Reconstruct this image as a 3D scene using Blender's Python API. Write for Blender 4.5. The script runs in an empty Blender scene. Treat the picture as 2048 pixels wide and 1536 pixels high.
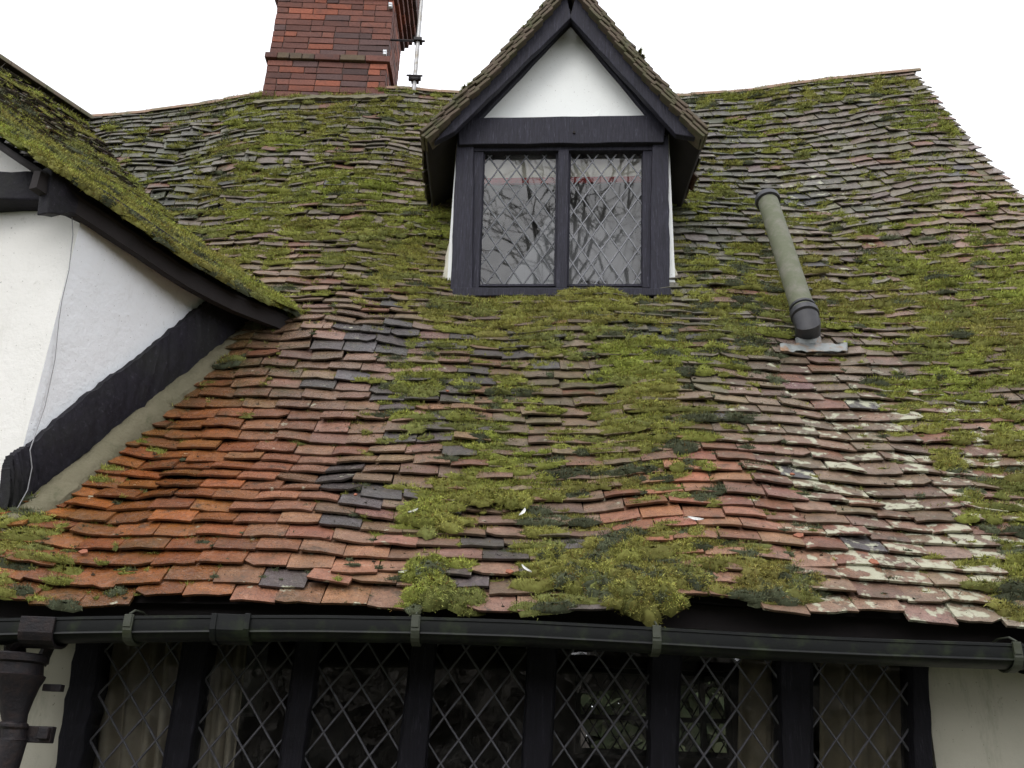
import bpy, bmesh, math, random
import numpy as np
from mathutils import Vector, Matrix
R = math.radians
sc = bpy.context.scene
COL = sc.collection
rng = np.random.default_rng(7)
random.seed(7)

# ------------------------------------------------------------------ camera
PITCH, ROLL, FPX = R(23.0), R(2.0), 1820.0
CAM = np.array([0.0, 0.0, 1.6])
cd = bpy.data.cameras.new("camera"); cam = bpy.data.objects.new("camera", cd); COL.objects.link(cam)
cd.sensor_width = 36.0; cd.lens = FPX / 2048 * 36.0; cd.clip_start = 0.05; cd.clip_end = 600
cam.matrix_world = Matrix.Translation(Vector(CAM)) @ Matrix.Rotation(PITCH + math.pi / 2, 4, 'X') @ Matrix.Rotation(ROLL, 4, 'Z')
sc.camera = cam
_up0 = np.array([0, -math.sin(PITCH), math.cos(PITCH)]); _x = np.array([1.0, 0, 0])
RT = math.cos(ROLL) * _x + math.sin(ROLL) * _up0
UP = -math.sin(ROLL) * _x + math.cos(ROLL) * _up0
FW = np.array([0, math.cos(PITCH), math.sin(PITCH)])

# ------------------------------------------------------------------ world and sun (overcast)
w = bpy.data.worlds.new("World"); sc.world = w; w.use_nodes = True
nt = w.node_tree; nt.nodes.clear()
sky = nt.nodes.new('ShaderNodeTexSky'); sky.sky_type = 'NISHITA'; sky.sun_disc = False
sky.sun_elevation = R(48); sky.sun_rotation = R(200); sky.dust_density = 6; sky.air_density = 1.0
hs = nt.nodes.new('ShaderNodeHueSaturation'); hs.inputs['Saturation'].default_value = 0.12
mx = nt.nodes.new('ShaderNodeMix'); mx.data_type = 'RGBA'; mx.inputs[0].default_value = 0.72
mx.inputs[7].default_value = (11.5, 11.6, 12.2, 1)          # even layer of cloud
bg = nt.nodes.new('ShaderNodeBackground'); bg.inputs['Strength'].default_value = 0.135
wo = nt.nodes.new('ShaderNodeOutputWorld')
nt.links.new(sky.outputs[0], hs.inputs['Color']); nt.links.new(hs.outputs[0], mx.inputs[6])
nt.links.new(mx.outputs[2], bg.inputs['Color']); nt.links.new(bg.outputs[0], wo.inputs[0])
sd = bpy.data.lights.new("sun", 'SUN'); sd.energy = 0.6; sd.angle = R(25); sd.color = (1.0, 0.97, 0.93)
sun = bpy.data.objects.new("sun", sd); COL.objects.link(sun)
sun.rotation_euler = (R(42), 0, R(-20))
sc.view_settings.view_transform = 'Standard'; sc.view_settings.look = 'None'
sc.view_settings.exposure = 0.35; sc.view_settings.gamma = 1.0
sc.cycles.max_bounces = 7; sc.cycles.transparent_max_bounces = 16

# ------------------------------------------------------------------ maths helpers
def ray(px, py): return FW + (px - 1024) / FPX * RT + (768 - py) / FPX * UP
def Py(px, py, Y):
    r = ray(px, py); return CAM + r * (Y / r[1])
def Pplane(px, py, p0, n):
    r = ray(px, py); n = np.array(n); return CAM + r * (np.dot(np.array(p0) - CAM, n) / np.dot(r, n))
def proj(P):
    d = np.asarray(P) - CAM; z = d @ FW
    return 1024 + FPX * (d @ RT) / z, 768 - FPX * (d @ UP) / z
def _h(ix, iy, s):
    n = (ix.astype(np.int64) * 374761393 + iy.astype(np.int64) * 668265263 + s * 982451653) & 0x7fffffff
    n = ((n ^ (n >> 13)) * 1274126177) & 0x7fffffff
    return ((n ^ (n >> 16)) & 0xffff) / 65535.0
def vn(x, y, s=0):
    x = np.asarray(x, float); y = np.asarray(y, float); ix = np.floor(x); iy = np.floor(y)
    fx = x - ix; fy = y - iy; fx = fx * fx * (3 - 2 * fx); fy = fy * fy * (3 - 2 * fy)
    a = _h(ix, iy, s); b = _h(ix + 1, iy, s); c = _h(ix, iy + 1, s); d = _h(ix + 1, iy + 1, s)
    return (a * (1 - fx) + b * fx) * (1 - fy) + (c * (1 - fx) + d * fx) * fy
def fbm(x, y, s=0): return (vn(x, y, s) * .55 + vn(x * 2.1, y * 2.1, s + 1) * .3 + vn(x * 4.3, y * 4.3, s + 2) * .15)

# ------------------------------------------------------------------ object helpers
def link(o, parent=None):
    COL.objects.link(o)
    if parent is not None:
        o.parent = parent
        o.matrix_parent_inverse = parent.matrix_basis.inverted()
    return o
def thing(name, label, cat, loc, group=None):
    o = bpy.data.objects.new(name, None); COL.objects.link(o); o.location = tuple(loc); o.empty_display_size = .2
    o.matrix_basis = Matrix.Translation(Vector(loc))
    o["label"] = label; o["category"] = cat
    if group: o["group"] = group
    return o
def tag(o, label, cat, group=None, kind=None):
    o["label"] = label; o["category"] = cat
    if group: o["group"] = group
    if kind: o["kind"] = kind
    return o
def np_mesh(name, V, F, mat, parent=None, tint=None, wx=None, smooth=None, deg=35):
    V = np.asarray(V, dtype=np.float32); F = np.asarray(F, dtype=np.int32); k = F.shape[1]
    me = bpy.data.meshes.new(name)
    me.vertices.add(len(V)); me.vertices.foreach_set("co", V.ravel())
    me.loops.add(F.size); me.loops.foreach_set("vertex_index", F.ravel())
    me.polygons.add(len(F)); me.polygons.foreach_set("loop_start", np.arange(0, F.size, k, dtype=np.int32))
    me.polygons.foreach_set("loop_total", np.full(len(F), k, dtype=np.int32))
    me.update(calc_edges=True)
    for nm, arr in (("tint", tint), ("wx", wx)):
        if arr is not None:
            a = me.attributes.new(nm, 'FLOAT_COLOR', 'POINT')
            c = np.ones((len(V), 4), dtype=np.float32); c[:, :3] = arr; a.data.foreach_set("color", c.ravel())
    me.materials.append(mat)
    if smooth: me.shade_smooth(); me.set_sharp_from_angle(angle=R(deg)) if smooth == 'auto' else None
    return link(bpy.data.objects.new(name, me), parent)
def bm_obj(name, bm, mat, parent=None, bevel=0, smooth=False, recalc=True):
    if recalc: bmesh.ops.recalc_face_normals(bm, faces=bm.faces)
    me = bpy.data.meshes.new(name); bm.to_mesh(me); bm.free(); me.materials.append(mat)
    if smooth: me.shade_smooth(); me.set_sharp_from_angle(angle=R(40))
    o = link(bpy.data.objects.new(name, me), parent)
    if bevel:
        m = o.modifiers.new("bevel", 'BEVEL'); m.width = bevel; m.segments = 2; m.limit_method = 'ANGLE'; m.angle_limit = R(50)
    return o
def nrm(v): v = np.asarray(v, float); return v / np.linalg.norm(v)
def board(bm, a0, b0, a1, b1, dv, n=8, wob=.004, seed=0, shape=None):
    """a plank whose face runs from edge a0-b0 to edge a1-b1, extruded by dv, with uneven edges"""
    r = random.Random(seed); a0, b0, a1, b1, dv = [np.array(v, float) for v in (a0, b0, a1, b1, dv)]
    L = nrm(a1 - a0); ring = []
    for i in range(n + 1):
        t = i / n; a = a0 + (a1 - a0) * t; b = b0 + (b1 - b0) * t
        if shape is not None: a = a + shape(t)[0]; b = b + shape(t)[1]
        wd = nrm(b - a)
        e = wob if 0 < i < n else wob * .3
        a = a + wd * r.uniform(-e, e); b = b + wd * r.uniform(-e, e)
        off = dv * (1 + r.uniform(-.03, .03)); q = nrm(dv) * r.uniform(-e, e) * .5
        ring.append([bm.verts.new(v) for v in (a + q, b + q, b + off, a + off)])
    for i in range(n):
        for k in range(4):
            bm.faces.new((ring[i][k], ring[i][(k + 1) % 4], ring[i + 1][(k + 1) % 4], ring[i + 1][k]))
    bm.faces.new(ring[0]); bm.faces.new(ring[-1])
def board_px(bm, q, Y, th, n=8, wob=.004, seed=0):
    """q: four pixel points a0,b0,a1,b1 laid on the plane y=Y, th thick away from the viewer"""
    p = [Py(x, y, Y) for x, y in q]; board(bm, p[0], p[1], p[2], p[3], (0, th, 0), n, wob, seed)
def prism(bm, pts, dv, sub=0, wob=0, seed=0):
    r = random.Random(seed); pts = [np.array(p, float) for p in pts]; out = []
    for i, p in enumerate(pts):
        out.append(p); q = pts[(i + 1) % len(pts)]
        for k in range(sub):
            t = (k + 1) / (sub + 1); out.append(p + (q - p) * t + np.array([r.uniform(-wob, wob), 0, r.uniform(-wob, wob)]))
    dv = np.array(dv, float)
    A = [bm.verts.new(p) for p in out]; B = [bm.verts.new(p + dv) for p in out]; m = len(out)
    for i in range(m): bm.faces.new((A[i], A[(i + 1) % m], B[(i + 1) % m], B[i]))
    f1 = bm.faces.new(A); f2 = bm.faces.new(B[::-1])
    bmesh.ops.triangulate(bm, faces=[f1, f2])
def box(bm, c, s, rot=None):
    m = Matrix.Translation(Vector(c)) @ (rot if rot is not None else Matrix.Identity(4)) @ Matrix.Diagonal((s[0], s[1], s[2], 1))
    bmesh.ops.create_cube(bm, size=1, matrix=m)
def tube(bm, pts, rad, seg=10, cap=True, prof=None):
    pts = [Vector(p) for p in pts]; n = len(pts); rad = rad if hasattr(rad, '__len__') else [rad] * n
    t0 = (pts[1] - pts[0]).normalized(); up = Vector((0, 0, 1)) if abs(t0.z) < .9 else Vector((0, 1, 0))
    x = t0.cross(up).normalized(); rings = []
    for i in range(n):
        t = (pts[min(i + 1, n - 1)] - pts[max(i - 1, 0)]).normalized()
        x = (x - t * x.dot(t)).normalized(); y = t.cross(x)
        rings.append([bm.verts.new(pts[i] + (x * math.cos(a) + y * math.sin(a)) * rad[i]) for a in [2 * math.pi * k / seg for k in range(seg)]])
    for i in range(n - 1):
        for k in range(seg):
            bm.faces.new((rings[i][k], rings[i][(k + 1) % seg], rings[i + 1][(k + 1) % seg], rings[i + 1][k]))
    if cap: bm.faces.new(rings[0]); bm.faces.new(rings[-1])

# ------------------------------------------------------------------ materials
class N:
    def __init__(s, name):
        s.m = bpy.data.materials.new(name); s.m.use_nodes = True; s.t = s.m.node_tree; s.b = s.t.nodes['Principled BSDF']
        s.co = s.t.nodes.new('ShaderNodeTexCoord').outputs['Object']
    def new(s, t, **k):
        n = s.t.nodes.new(t)
        for a, v in k.items(): setattr(n, a, v)
        return n
    def link(s, a, b): s.t.links.new(a, b)
    def map(s, scale):
        n = s.new('ShaderNodeMapping'); n.inputs['Scale'].default_value = scale; s.link(s.co, n.inputs[0]); return n.outputs[0]
    def noise(s, scale, detail=4, rough=.6, co=None):
        n = s.new('ShaderNodeTexNoise'); n.inputs['Scale'].default_value = scale; n.inputs['Detail'].default_value = detail
        n.inputs['Roughness'].default_value = rough; s.link(co or s.co, n.inputs['Vector']); return n.outputs['Fac']
    def ramp(s, f, lo, hi, a=0., b=1.):
        n = s.new('ShaderNodeMapRange'); n.inputs[1].default_value = lo; n.inputs[2].default_value = hi
        n.inputs[3].default_value = a; n.inputs[4].default_value = b; s.link(f, n.inputs[0]); return n.outputs[0]
    def math(s, op, a, b):
        n = s.new('ShaderNodeMath', operation=op)
        for i, v in enumerate((a, b)):
            if isinstance(v, (int, float)): n.inputs[i].default_value = v
            else: s.link(v, n.inputs[i])
        return n.outputs[0]
    def mix(s, f, a, b, mode='MIX'):
        n = s.new('ShaderNodeMix', data_type='RGBA', blend_type=mode)
        for i, v in ((0, f), (6, a), (7, b)):
            if isinstance(v, (int, float)): n.inputs[i].default_value = v
            elif isinstance(v, tuple): n.inputs[i].default_value = (*v, 1) if len(v) == 3 else v
            else: s.link(v, n.inputs[i])
        return n.outputs[2]
    def attr(s, name):
        n = s.new('ShaderNodeAttribute'); n.attribute_name = name; return n
    def col(s, c):
        if isinstance(c, tuple): s.b.inputs['Base Color'].default_value = (*c, 1)
        else: s.link(c, s.b.inputs['Base Color'])
    def rough(s, c):
        if isinstance(c, (int, float)): s.b.inputs['Roughness'].default_value = c
        else: s.link(c, s.b.inputs['Roughness'])
    def bump(s, h, strength=.3, dist=.005):
        n = s.new('ShaderNodeBump'); n.inputs['Strength'].default_value = strength; n.inputs['Distance'].default_value = dist
        s.link(h, n.inputs['Height']); s.link(n.outputs[0], s.b.inputs['Normal'])

def mk_tile():
    s = N("clay_tile"); t = s.attr("tint").outputs['Color']; wx = s.attr("wx").outputs['Color']
    sp = s.new('ShaderNodeSeparateColor'); s.link(wx, sp.inputs[0]); lich, alg, wet = sp.outputs
    n1 = s.noise(22, 5, .65); n2 = s.noise(140, 3, .7); n3 = s.noise(9, 4, .6)
    c = s.mix(s.ramp(n1, .35, .7, 0, .75), t, s.mix(1.0, t, (.45, .38, .36), 'MULTIPLY'))
    c = s.mix(s.ramp(s.noise(2.6, 5, .6), .35, .65, 0, .45), c, s.mix(1.0, c, (.55, .5, .45), 'MULTIPLY'))
    c = s.mix(s.ramp(s.noise(31, 5, .7), .55, .72, 0, .5), c, s.mix(.5, t, (.40, .29, .23)))
    c = s.mix(s.ramp(s.noise(12, 6, .75), .56, .66, 0, .65), c, (.04, .034, .024))
    c = s.mix(s.ramp(n2, .52, .70, 0, .65), c, (.03, .022, .018))
    am = s.math('MULTIPLY', s.ramp(n3, .42, .62), alg)
    c = s.mix(s.math('MULTIPLY', am, .8), c, (.045, .05, .016))
    ln = s.noise(17, 3, .55, s.map((1, 1, 1.3))); lv = s.math('ADD', ln, s.math('MULTIPLY', lich, .3))
    fine = s.math('MULTIPLY', s.math('SUBTRACT', s.noise(90, 3, .7), .5), .22)
    lm = s.ramp(s.math('ADD', lv, fine), .705, .76)
    c = s.mix(s.math('MULTIPLY', lm, .8), c, s.mix(s.noise(50, 3), (.33, .34, .22), (.55, .55, .43)))
    s.col(c)
    rg = s.math('SUBTRACT', s.ramp(n1, .3, .7, .36, .64), s.math('MULTIPLY', wet, .32))
    s.rough(s.math('ADD', rg, s.math('MULTIPLY', lm, .25)))
    s.bump(s.math('ADD', s.math('ADD', n2, s.math('MULTIPLY', n1, 1.6)), s.math('MULTIPLY', lm, .5)), .8, .005)
    return s.m
def mk_moss():
    s = N("moss_green"); t = s.attr("tint").outputs['Color']
    c = s.mix(s.ramp(s.noise(38, 3), .35, .7, 0, .7), t, s.mix(1.0, t, (.5, .42, .35), 'MULTIPLY'))
    s.col(c); s.rough(.9); s.b.inputs['Specular IOR Level'].default_value = .15
    s.b.inputs['Subsurface Weight'].default_value = 0
    return s.m
def mk_timber(name="black_timber", base=(.032, .031, .040), scl=(30, 30, 3), green=0.0):
    s = N(name); co = s.map(scl); g = s.noise(3.0, 6, .7, co); g2 = s.noise(26, 4, .7)
    c = s.mix(s.ramp(g, .4, .75), base, tuple(v * 2.2 + .002 for v in base)); c = s.mix(s.ramp(s.noise(1.6, 8, .8, s.map(tuple(v * 2.2 for v in scl))), .56, .66, 0, .7), c, tuple(v * 4.5 + .012 for v in base))
    c = s.mix(s.ramp(g2, .62, .8, 0, .7), c, tuple(v * .35 for v in base))
    if green: c = s.mix(s.math('MULTIPLY', s.ramp(s.noise(4, 4), .45, .7), green), c, (.05, .06, .02))
    s.b.inputs['Specular IOR Level'].default_value = .15
    s.col(c); s.rough(s.ramp(g, .3, .7, .5, .78)); s.bump(s.math('ADD', g, s.math('MULTIPLY', g2, .5)), .6, .006)
    return s.m
def mk_plaster(name, base, dirt=(.25, .23, .17), amt=.35, b=.35, scale=1.0):
    s = N(name); n1 = s.noise(3.0 * scale, 5, .6); n2 = s.noise(60, 4, .7); n3 = s.noise(14, 4, .65)
    c = s.mix(s.ramp(n1, .48, .8, 0, amt), base, tuple(.6 * x + .4 * y for x, y in zip(base, dirt)))
    c = s.mix(s.ramp(n3, .68, .74, 0, .5 * amt + .1), c, dirt)
    c = s.mix(s.ramp(s.noise(95, 2, .5), .70, .76, 0, .6), c, (.12, .1, .07))
    c = s.mix(s.ramp(s.noise(5, 6, .8, s.map((1.6, 1.6, .35))), .56, .72, 0, amt * 1.3), c, tuple(.45 * x + .55 * y for x, y in zip(base, dirt)))
    s.col(c); s.rough(.85); s.bump(s.math('ADD', s.math('MULTIPLY', n2, .5), s.math('MULTIPLY', n3, 1.6)), b, .01)
    return s.m
def mk_simple(name, base, rough=.6, var=.3, scale=20, metal=0, bump=.2, second=None, lo=.45, hi=.7):
    s = N(name); n = s.noise(scale, 5, .65)
    s.col(s.mix(s.ramp(n, lo, hi, 0, 1), base, second or tuple(v * (1 - var) for v in base)))
    if 'gutter' in name or 'cast' in name: s.b.inputs['Specular IOR Level'].default_value = .25
    s.rough(rough); s.b.inputs['Metallic'].default_value = metal; s.bump(s.noise(scale * 4, 3), bump, .004); return s.m
def mk_tint(name, rough=.85, scale=60):
    s = N(name); t = s.attr("tint").outputs['Color']; n = s.noise(scale, 5, .7); n2 = s.noise(9, 4)
    c = s.mix(s.ramp(n, .4, .7, 0, .7), t, s.mix(1.0, t, (.5, .45, .45), 'MULTIPLY'))
    c = s.mix(s.ramp(n2, .5, .75, 0, .5), c, (.05, .035, .035)); s.col(c); s.rough(rough); s.bump(n, .5, .004); return s.m
def mk_glass(name, ior=1.65, tintc=(.93, .95, .94), wob=.25, dirt=.05):
    s = N(name); t = s.t; t.nodes.remove(s.b); out = t.nodes['Material Output']
    tr = s.new('ShaderNodeBsdfTransparent'); tr.inputs[0].default_value = (*tintc, 1)
    gl = s.new('ShaderNodeBsdfGlossy'); gl.inputs['Roughness'].default_value = .02; gl.inputs[0].default_value = (1, 1, 1, 1)
    df = s.new('ShaderNodeBsdfDiffuse'); df.inputs[0].default_value = (.4, .4, .38, 1)
    fr = s.new('ShaderNodeFresnel'); fr.inputs[0].default_value = ior
    bp = s.new('ShaderNodeBump'); bp.inputs['Strength'].default_value = wob; bp.inputs['Distance'].default_value = .002
    s.link(s.noise(14, 2, .4), bp.inputs['Height']); s.link(bp.outputs[0], gl.inputs['Normal']); s.link(bp.outputs[0], fr.inputs['Normal'])
    m1 = s.new('ShaderNodeMixShader'); s.link(s.math('MULTIPLY', s.ramp(s.noise(7, 5), .4, .8), dirt), m1.inputs[0]); s.link(tr.outputs[0], m1.inputs[1]); s.link(df.outputs[0], m1.inputs[2])
    m2 = s.new('ShaderNodeMixShader'); s.link(fr.outputs[0], m2.inputs[0]); s.link(m1.outputs[0], m2.inputs[1]); s.link(gl.outputs[0], m2.inputs[2])
    s.link(m2.outputs[0], out.inputs[0]); return s.m
M = dict(verge=mk_simple('verge_clay', (.115, .085, .06), .85, scale=12, second=(.07, .072, .03), bump=.7, lo=.4, hi=.65),
    tile=mk_tile(), moss=mk_moss(), timber=mk_timber("black_timber", (.006, .0055, .008)), dtimber=mk_timber("worn_black_timber", (.020, .0195, .027), (34, 34, 2.5)),
    btimber=mk_timber("rough_black_timber", (.011, .010, .014), (14, 14, 14), .12),
    white=mk_plaster("white_plaster", (.84, .86, .88), (.3, .28, .22), .22, .5),
    cream=mk_plaster("cream_plaster", (.78, .77, .73), (.22, .2, .14), .2, .3), gable=mk_plaster("gable_plaster", (.86, .88, .86), (.4, .38, .3), .10, .15),
    wall=mk_plaster("cream_wall_plaster", (.50, .475, .39), (.14, .15, .08), .5, .25),
    mortar=mk_plaster("mortar", (.145, .130, .080), (.045, .055, .02), .9, .9, 2.0), ridge=mk_simple("ridge_clay", (.24, .15, .10), .8, scale=9, second=(.10, .105, .05), bump=.6),
    under=mk_simple("dark_underside", (.016, .012, .012), .9, scale=12), brick=mk_tint("brick_face"),
    lead=mk_simple("lead_came", (.115, .112, .125), .5, .4, 40, .3), midlead=mk_simple("grey_lead_came", (.12, .125, .135), .5, .4, 40, .3), lightlead=mk_simple("pale_lead_came", (.19, .195, .21), .5, .3, 40, .2),
    sheet=mk_simple("lead_sheet", (.24, .255, .25), .5, .4, 11, .3, .5, second=(.26, .15, .08), lo=.5, hi=.66),
    glass=mk_glass("window_glass", 1.8), dglass=mk_glass("dormer_glass", 1.72, (.87, .88, .88), .015, .12),
    gutter=mk_simple("gutter_plastic", (.005, .006, .006), .5, .4, 9, second=(.026, .036, .014), bump=.1, lo=.5, hi=.75),
    bracket=mk_simple("bracket_plastic", (.045, .05, .035), .6, .5, 20, second=(.03, .036, .015)),
    iron=mk_simple("cast_iron", (.014, .012, .014), .55, .4, 30, second=(.03, .02, .018), bump=.5),
    pipe=mk_simple("weathered_pipe", (.115, .125, .075), .75, .4, 13, second=(.17, .165, .13), bump=.4), darkpipe=mk_simple("dark_pipe", (.035, .035, .04), .5, .4, 20),
    steel=mk_simple("galvanised_steel", (.42, .42, .42), .5, .5, 22, .5, second=(.25, .22, .17)), clip=mk_simple("pale_clip", (.7, .72, .75), .4, .2, 30),
    curtain=mk_simple("curtain_cloth", (.44, .38, .29), .9, .25, 8), browncurtain=mk_simple("brown_cloth", (.26, .215, .14), .9, .3, 8),
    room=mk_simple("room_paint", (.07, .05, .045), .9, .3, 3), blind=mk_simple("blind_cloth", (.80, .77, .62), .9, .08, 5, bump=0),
    red=mk_simple("red_trim", (.42, .02, .02), .8, .3, 30), inner=mk_simple("inner_plaster", (.52, .53, .55), .9, .1, 4), greyin=mk_simple('grey_interior', (.46, .46, .47), .9, .2, 5), darkin=mk_simple("dark_interior", (.26, .25, .24), .9, .3, 8),
    bark=mk_simple("bark", (.045, .035, .03), .9, .4, 20), twig=mk_simple('hedge_twig', (.16, .145, .125), .9, .5, 3, second=(.05, .05, .035)), leafm=mk_simple("hedge_leaf", (.035, .05, .018), .8, .5, 5, second=(.07, .07, .03)),
    grass=mk_simple("ground_cover", (.06, .07, .035), .95, .4, 2, second=(.09, .08, .06)), cable=mk_simple("painted_cable", (.30, .30, .31), .6, .2, 30),
    feather=mk_simple("feather_white", (.7, .7, .68), .7, .2, 60), shard=mk_simple("tile_shard", (.30, .11, .06), .8, .3, 60))

# ------------------------------------------------------------------ main roof surface
YE, YR = 3.10, 6.10
prof_s = [0.0]; prof = [(YE, 0.0)]
for L, a in ((.8, 50), (.8, 53), (.8, 55), (.8, 57), (.8, 60), (.8, 62), (.8, 64), (.45, 65)):
    y, z = prof[-1]; prof.append((y + L * math.cos(R(a)), z + L * math.sin(R(a)))); prof_s.append(prof_s[-1] + L)
prof = np.array(prof); prof_s = np.array(prof_s); SL = prof_s[-1]
YR = prof[-1, 0]
def curve(pts, Y):
    P = np.array([Py(x, y, Y) for x, y in pts]); return P[:, 0], P[:, 2]
ex, ez = curve([(-400, 1165), (0, 1172), (130, 1190), (570, 1196), (1000, 1203), (1400, 1192), (1650, 1217), (1860, 1228), (2048, 1242), (2500, 1262)], YE)
rx, rz = curve([(-500, 240), (180, 238), (330, 222), (440, 205), (520, 190), (640, 180), (800, 178), (900, 188), (1150, 200), (1400, 192), (1500, 184), (1600, 167), (1830, 143), (1950, 140)], YR)
def Zs(x, s):
    x = np.asarray(x, float); s = np.asarray(s, float); t = np.clip(s / SL, 0, 1)
    base = np.interp(s, prof_s, prof[:, 1])
    e = np.interp(x, ex, ez); r = np.interp(x, rx, rz) - prof[-1, 1]
    return base + e * (1 - t) + r * t
def S(x, s):
    x = np.asarray(x, float); s = np.asarray(s, float)
    y = np.interp(s, prof_s, prof[:, 0]) + np.where(s < 0, s * .62, 0); z = Zs(x, s) + np.where(s < 0, s * .78, 0)
    m = np.clip(s / .5, 0, 1) * np.clip((SL - s) / .5, 0, 1)
    lf = np.clip((-x - .6) / 1.5, 0, 1)
    b = ((fbm(x * .9 + 3, s * .9, 11) - .5) * .13 + (fbm(x * 2.3, s * 1.9, 12) - .5) * (.05 + .07 * lf)) * m
    return np.stack([x, y - b * .85, z + b * .5], -1)
def roof_z(x, y):
    s = np.interp(y, prof[:, 0], prof_s); return Zs(x, s)
def hit(px, py):
    r = ray(px, py); t = np.linspace(2.5, 12, 1500); P = CAM + t[:, None] * r
    d = P[:, 2] - roof_z(P[:, 0], P[:, 1]); ok = np.where((d < 0) & (P[:, 1] >= YE) | (P[:, 1] >= YR))[0]
    return P[ok[0]]
def s_of_y(y): return np.interp(y, prof[:, 0], prof_s)

# key points of the projecting wing
Cb = hit(10, 1035); Cw = hit(488, 655); E1 = hit(622, 645)
VR = hit(172, 243)
wn = nrm(np.cross(np.array([*(Cw - Cb)[:2], 0]), (0, 0, 1)))     # normal of the side wall (towards +x)
Ct = Pplane(100, 395, Cb, (0, 1, 0)); Ct = np.array([Ct[0], Cb[1] + .02, Ct[2]])
r0 = ray(88, 340); E0 = CAM + r0 * 3.72
dW = np.array([*(VR - Pplane(0, 130, VR, (0, 0, 1)))[:2], 0]); dW = nrm(dW)
R0 = VR - dW * 2.25; R0[2] += .02
print("wing", Cb, Cw, E1, VR, Ct, E0, R0, dW)
DS = hit(1125, 590); YD = DS[1] + .03; print("dormer plane", DS)

# ------------------------------------------------------------------ painted-by-eye maps of moss, colour, lichen over the roofs
def idw(pts, sig):
    A = np.array(pts, float)
    def f(px, py):
        px = np.asarray(px, float); py = np.asarray(py, float)
        d2 = (px[:, None] - A[None, :, 0]) ** 2 + ((py[:, None] - A[None, :, 1]) * 1.25) ** 2
        wt = np.exp(-d2 / (2 * sig * sig)) + 1e-5 / (d2 + 400)
        return (wt @ A[:, 2:]) / wt.sum(1)[:, None]
    return f
MP = """220 270 .3|350 250 .45|300 350 .3|450 230 .6|450 300 .6|450 380 .75|450 450 .75|500 520 .6|600 250 .85|700 260 .85|780 215 .85|850 215 .6
600 350 .65|700 330 .75|800 320 .7|850 300 .4|600 450 .75|700 430 .75|800 430 .85|870 450 .85|560 540 .35|620 575 .45|700 535 .75|780 560 .85|860 560 .75|550 600 .6
640 620 .2|720 605 .3|780 640 .12|870 625 .95|950 625 1|1050 625 .9|1150 620 .95|1250 612 .8|1330 610 .7|820 700 .45|830 770 .85|900 730 .5|820 840 .55|740 720 .2|700 800 .06
950 680 .6|1010 690 .5|1080 680 .85|1150 700 .6|1250 730 1|1330 720 .95|1300 790 .95|1200 770 .5|1000 770 .6|930 820 .45|1100 770 .5|1100 830 .45
1240 850 .95|1330 850 .75|1400 820 .5|1000 900 .75|900 920 .55|950 940 .8|1050 890 .5|1150 900 .6|1100 950 .6|870 1035 1|970 990 .9|1080 1000 .9|1130 1030 .6
1250 950 .65|1320 960 .55|1430 1000 .7|1240 1050 .12|1400 1045 .15|1480 1050 .1|1000 1060 .2|920 1080 .3|1060 1090 .7|1150 1095 .9|1250 1100 .95|1400 1090 1|1200 1150 1|1100 1145 1|1400 1140 .5|1310 1145 .4
860 1165 .9|950 1185 .1|1280 1180 1|1550 1175 1|1650 1160 .2|1500 1110 .45|700 1090 .3|780 1070 .35|620 1050 .05|500 1000 .0|400 900 .0|300 1000 .0|400 1100 .03|600 900 .02|550 780 .02|700 950 .03|770 1000 .06|650 700 .05
60 1080 .9|20 1100 .8|100 1060 .7|150 1030 .4|250 940 .3|120 1110 .3|330 860 .25|400 780 .3|470 720 .3|520 710 .3|200 1170 .15|50 1150 .25|350 1180 .15|650 1150 .1|780 1160 .15
1420 400 .55|1420 500 .65|1430 580 .75|1420 650 .6|1480 700 .6|1400 720 .4|1500 250 .55|1480 330 .35|1420 300 .35|1500 200 .75|1600 200 .6|1700 160 .75|1780 200 .75|1840 250 .7|1820 330 .45|1700 280 .25|1600 290 .4|1500 380 .35|1750 430 .4
1600 390 .35|1600 340 .3|1700 380 .38|1700 450 .3|1650 500 .5|1800 390 .45|1850 470 .65|1900 430 .55|1950 520 .75|1950 390 .3|1920 330 .35|2000 400 .3|2000 600 .9|1850 600 .85|1750 560 .85|1700 620 .75|1500 520 .85|1560 540 .7|1650 590 .85|1500 450 .5
1750 680 .5|1850 700 .85|1950 680 .85|2030 700 .85|1800 780 .7|1900 800 .75|1980 780 .65|1700 760 .25|1600 760 .08|1500 780 .4|1450 830 .55|1550 860 .15|1650 870 .08|1750 850 .25|1900 860 .6|2000 860 .65|1950 900 .65|1880 925 .4|1700 950 .08|1800 960 .1
1600 980 .12|1500 950 .3|1990 1040 .75|1700 1080 .06|1590 1095 .45|1800 1150 .04|2030 1150 .75|1950 1110 .12|1900 1200 .04|2030 1060 .7|1480 850 .5|1530 900 .35|1560 1000 .25|1100 1100 .8"""
moss_map = idw([tuple(map(float, p.split())) for l in MP.split('\n') for p in l.split('|')], 30)
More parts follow.
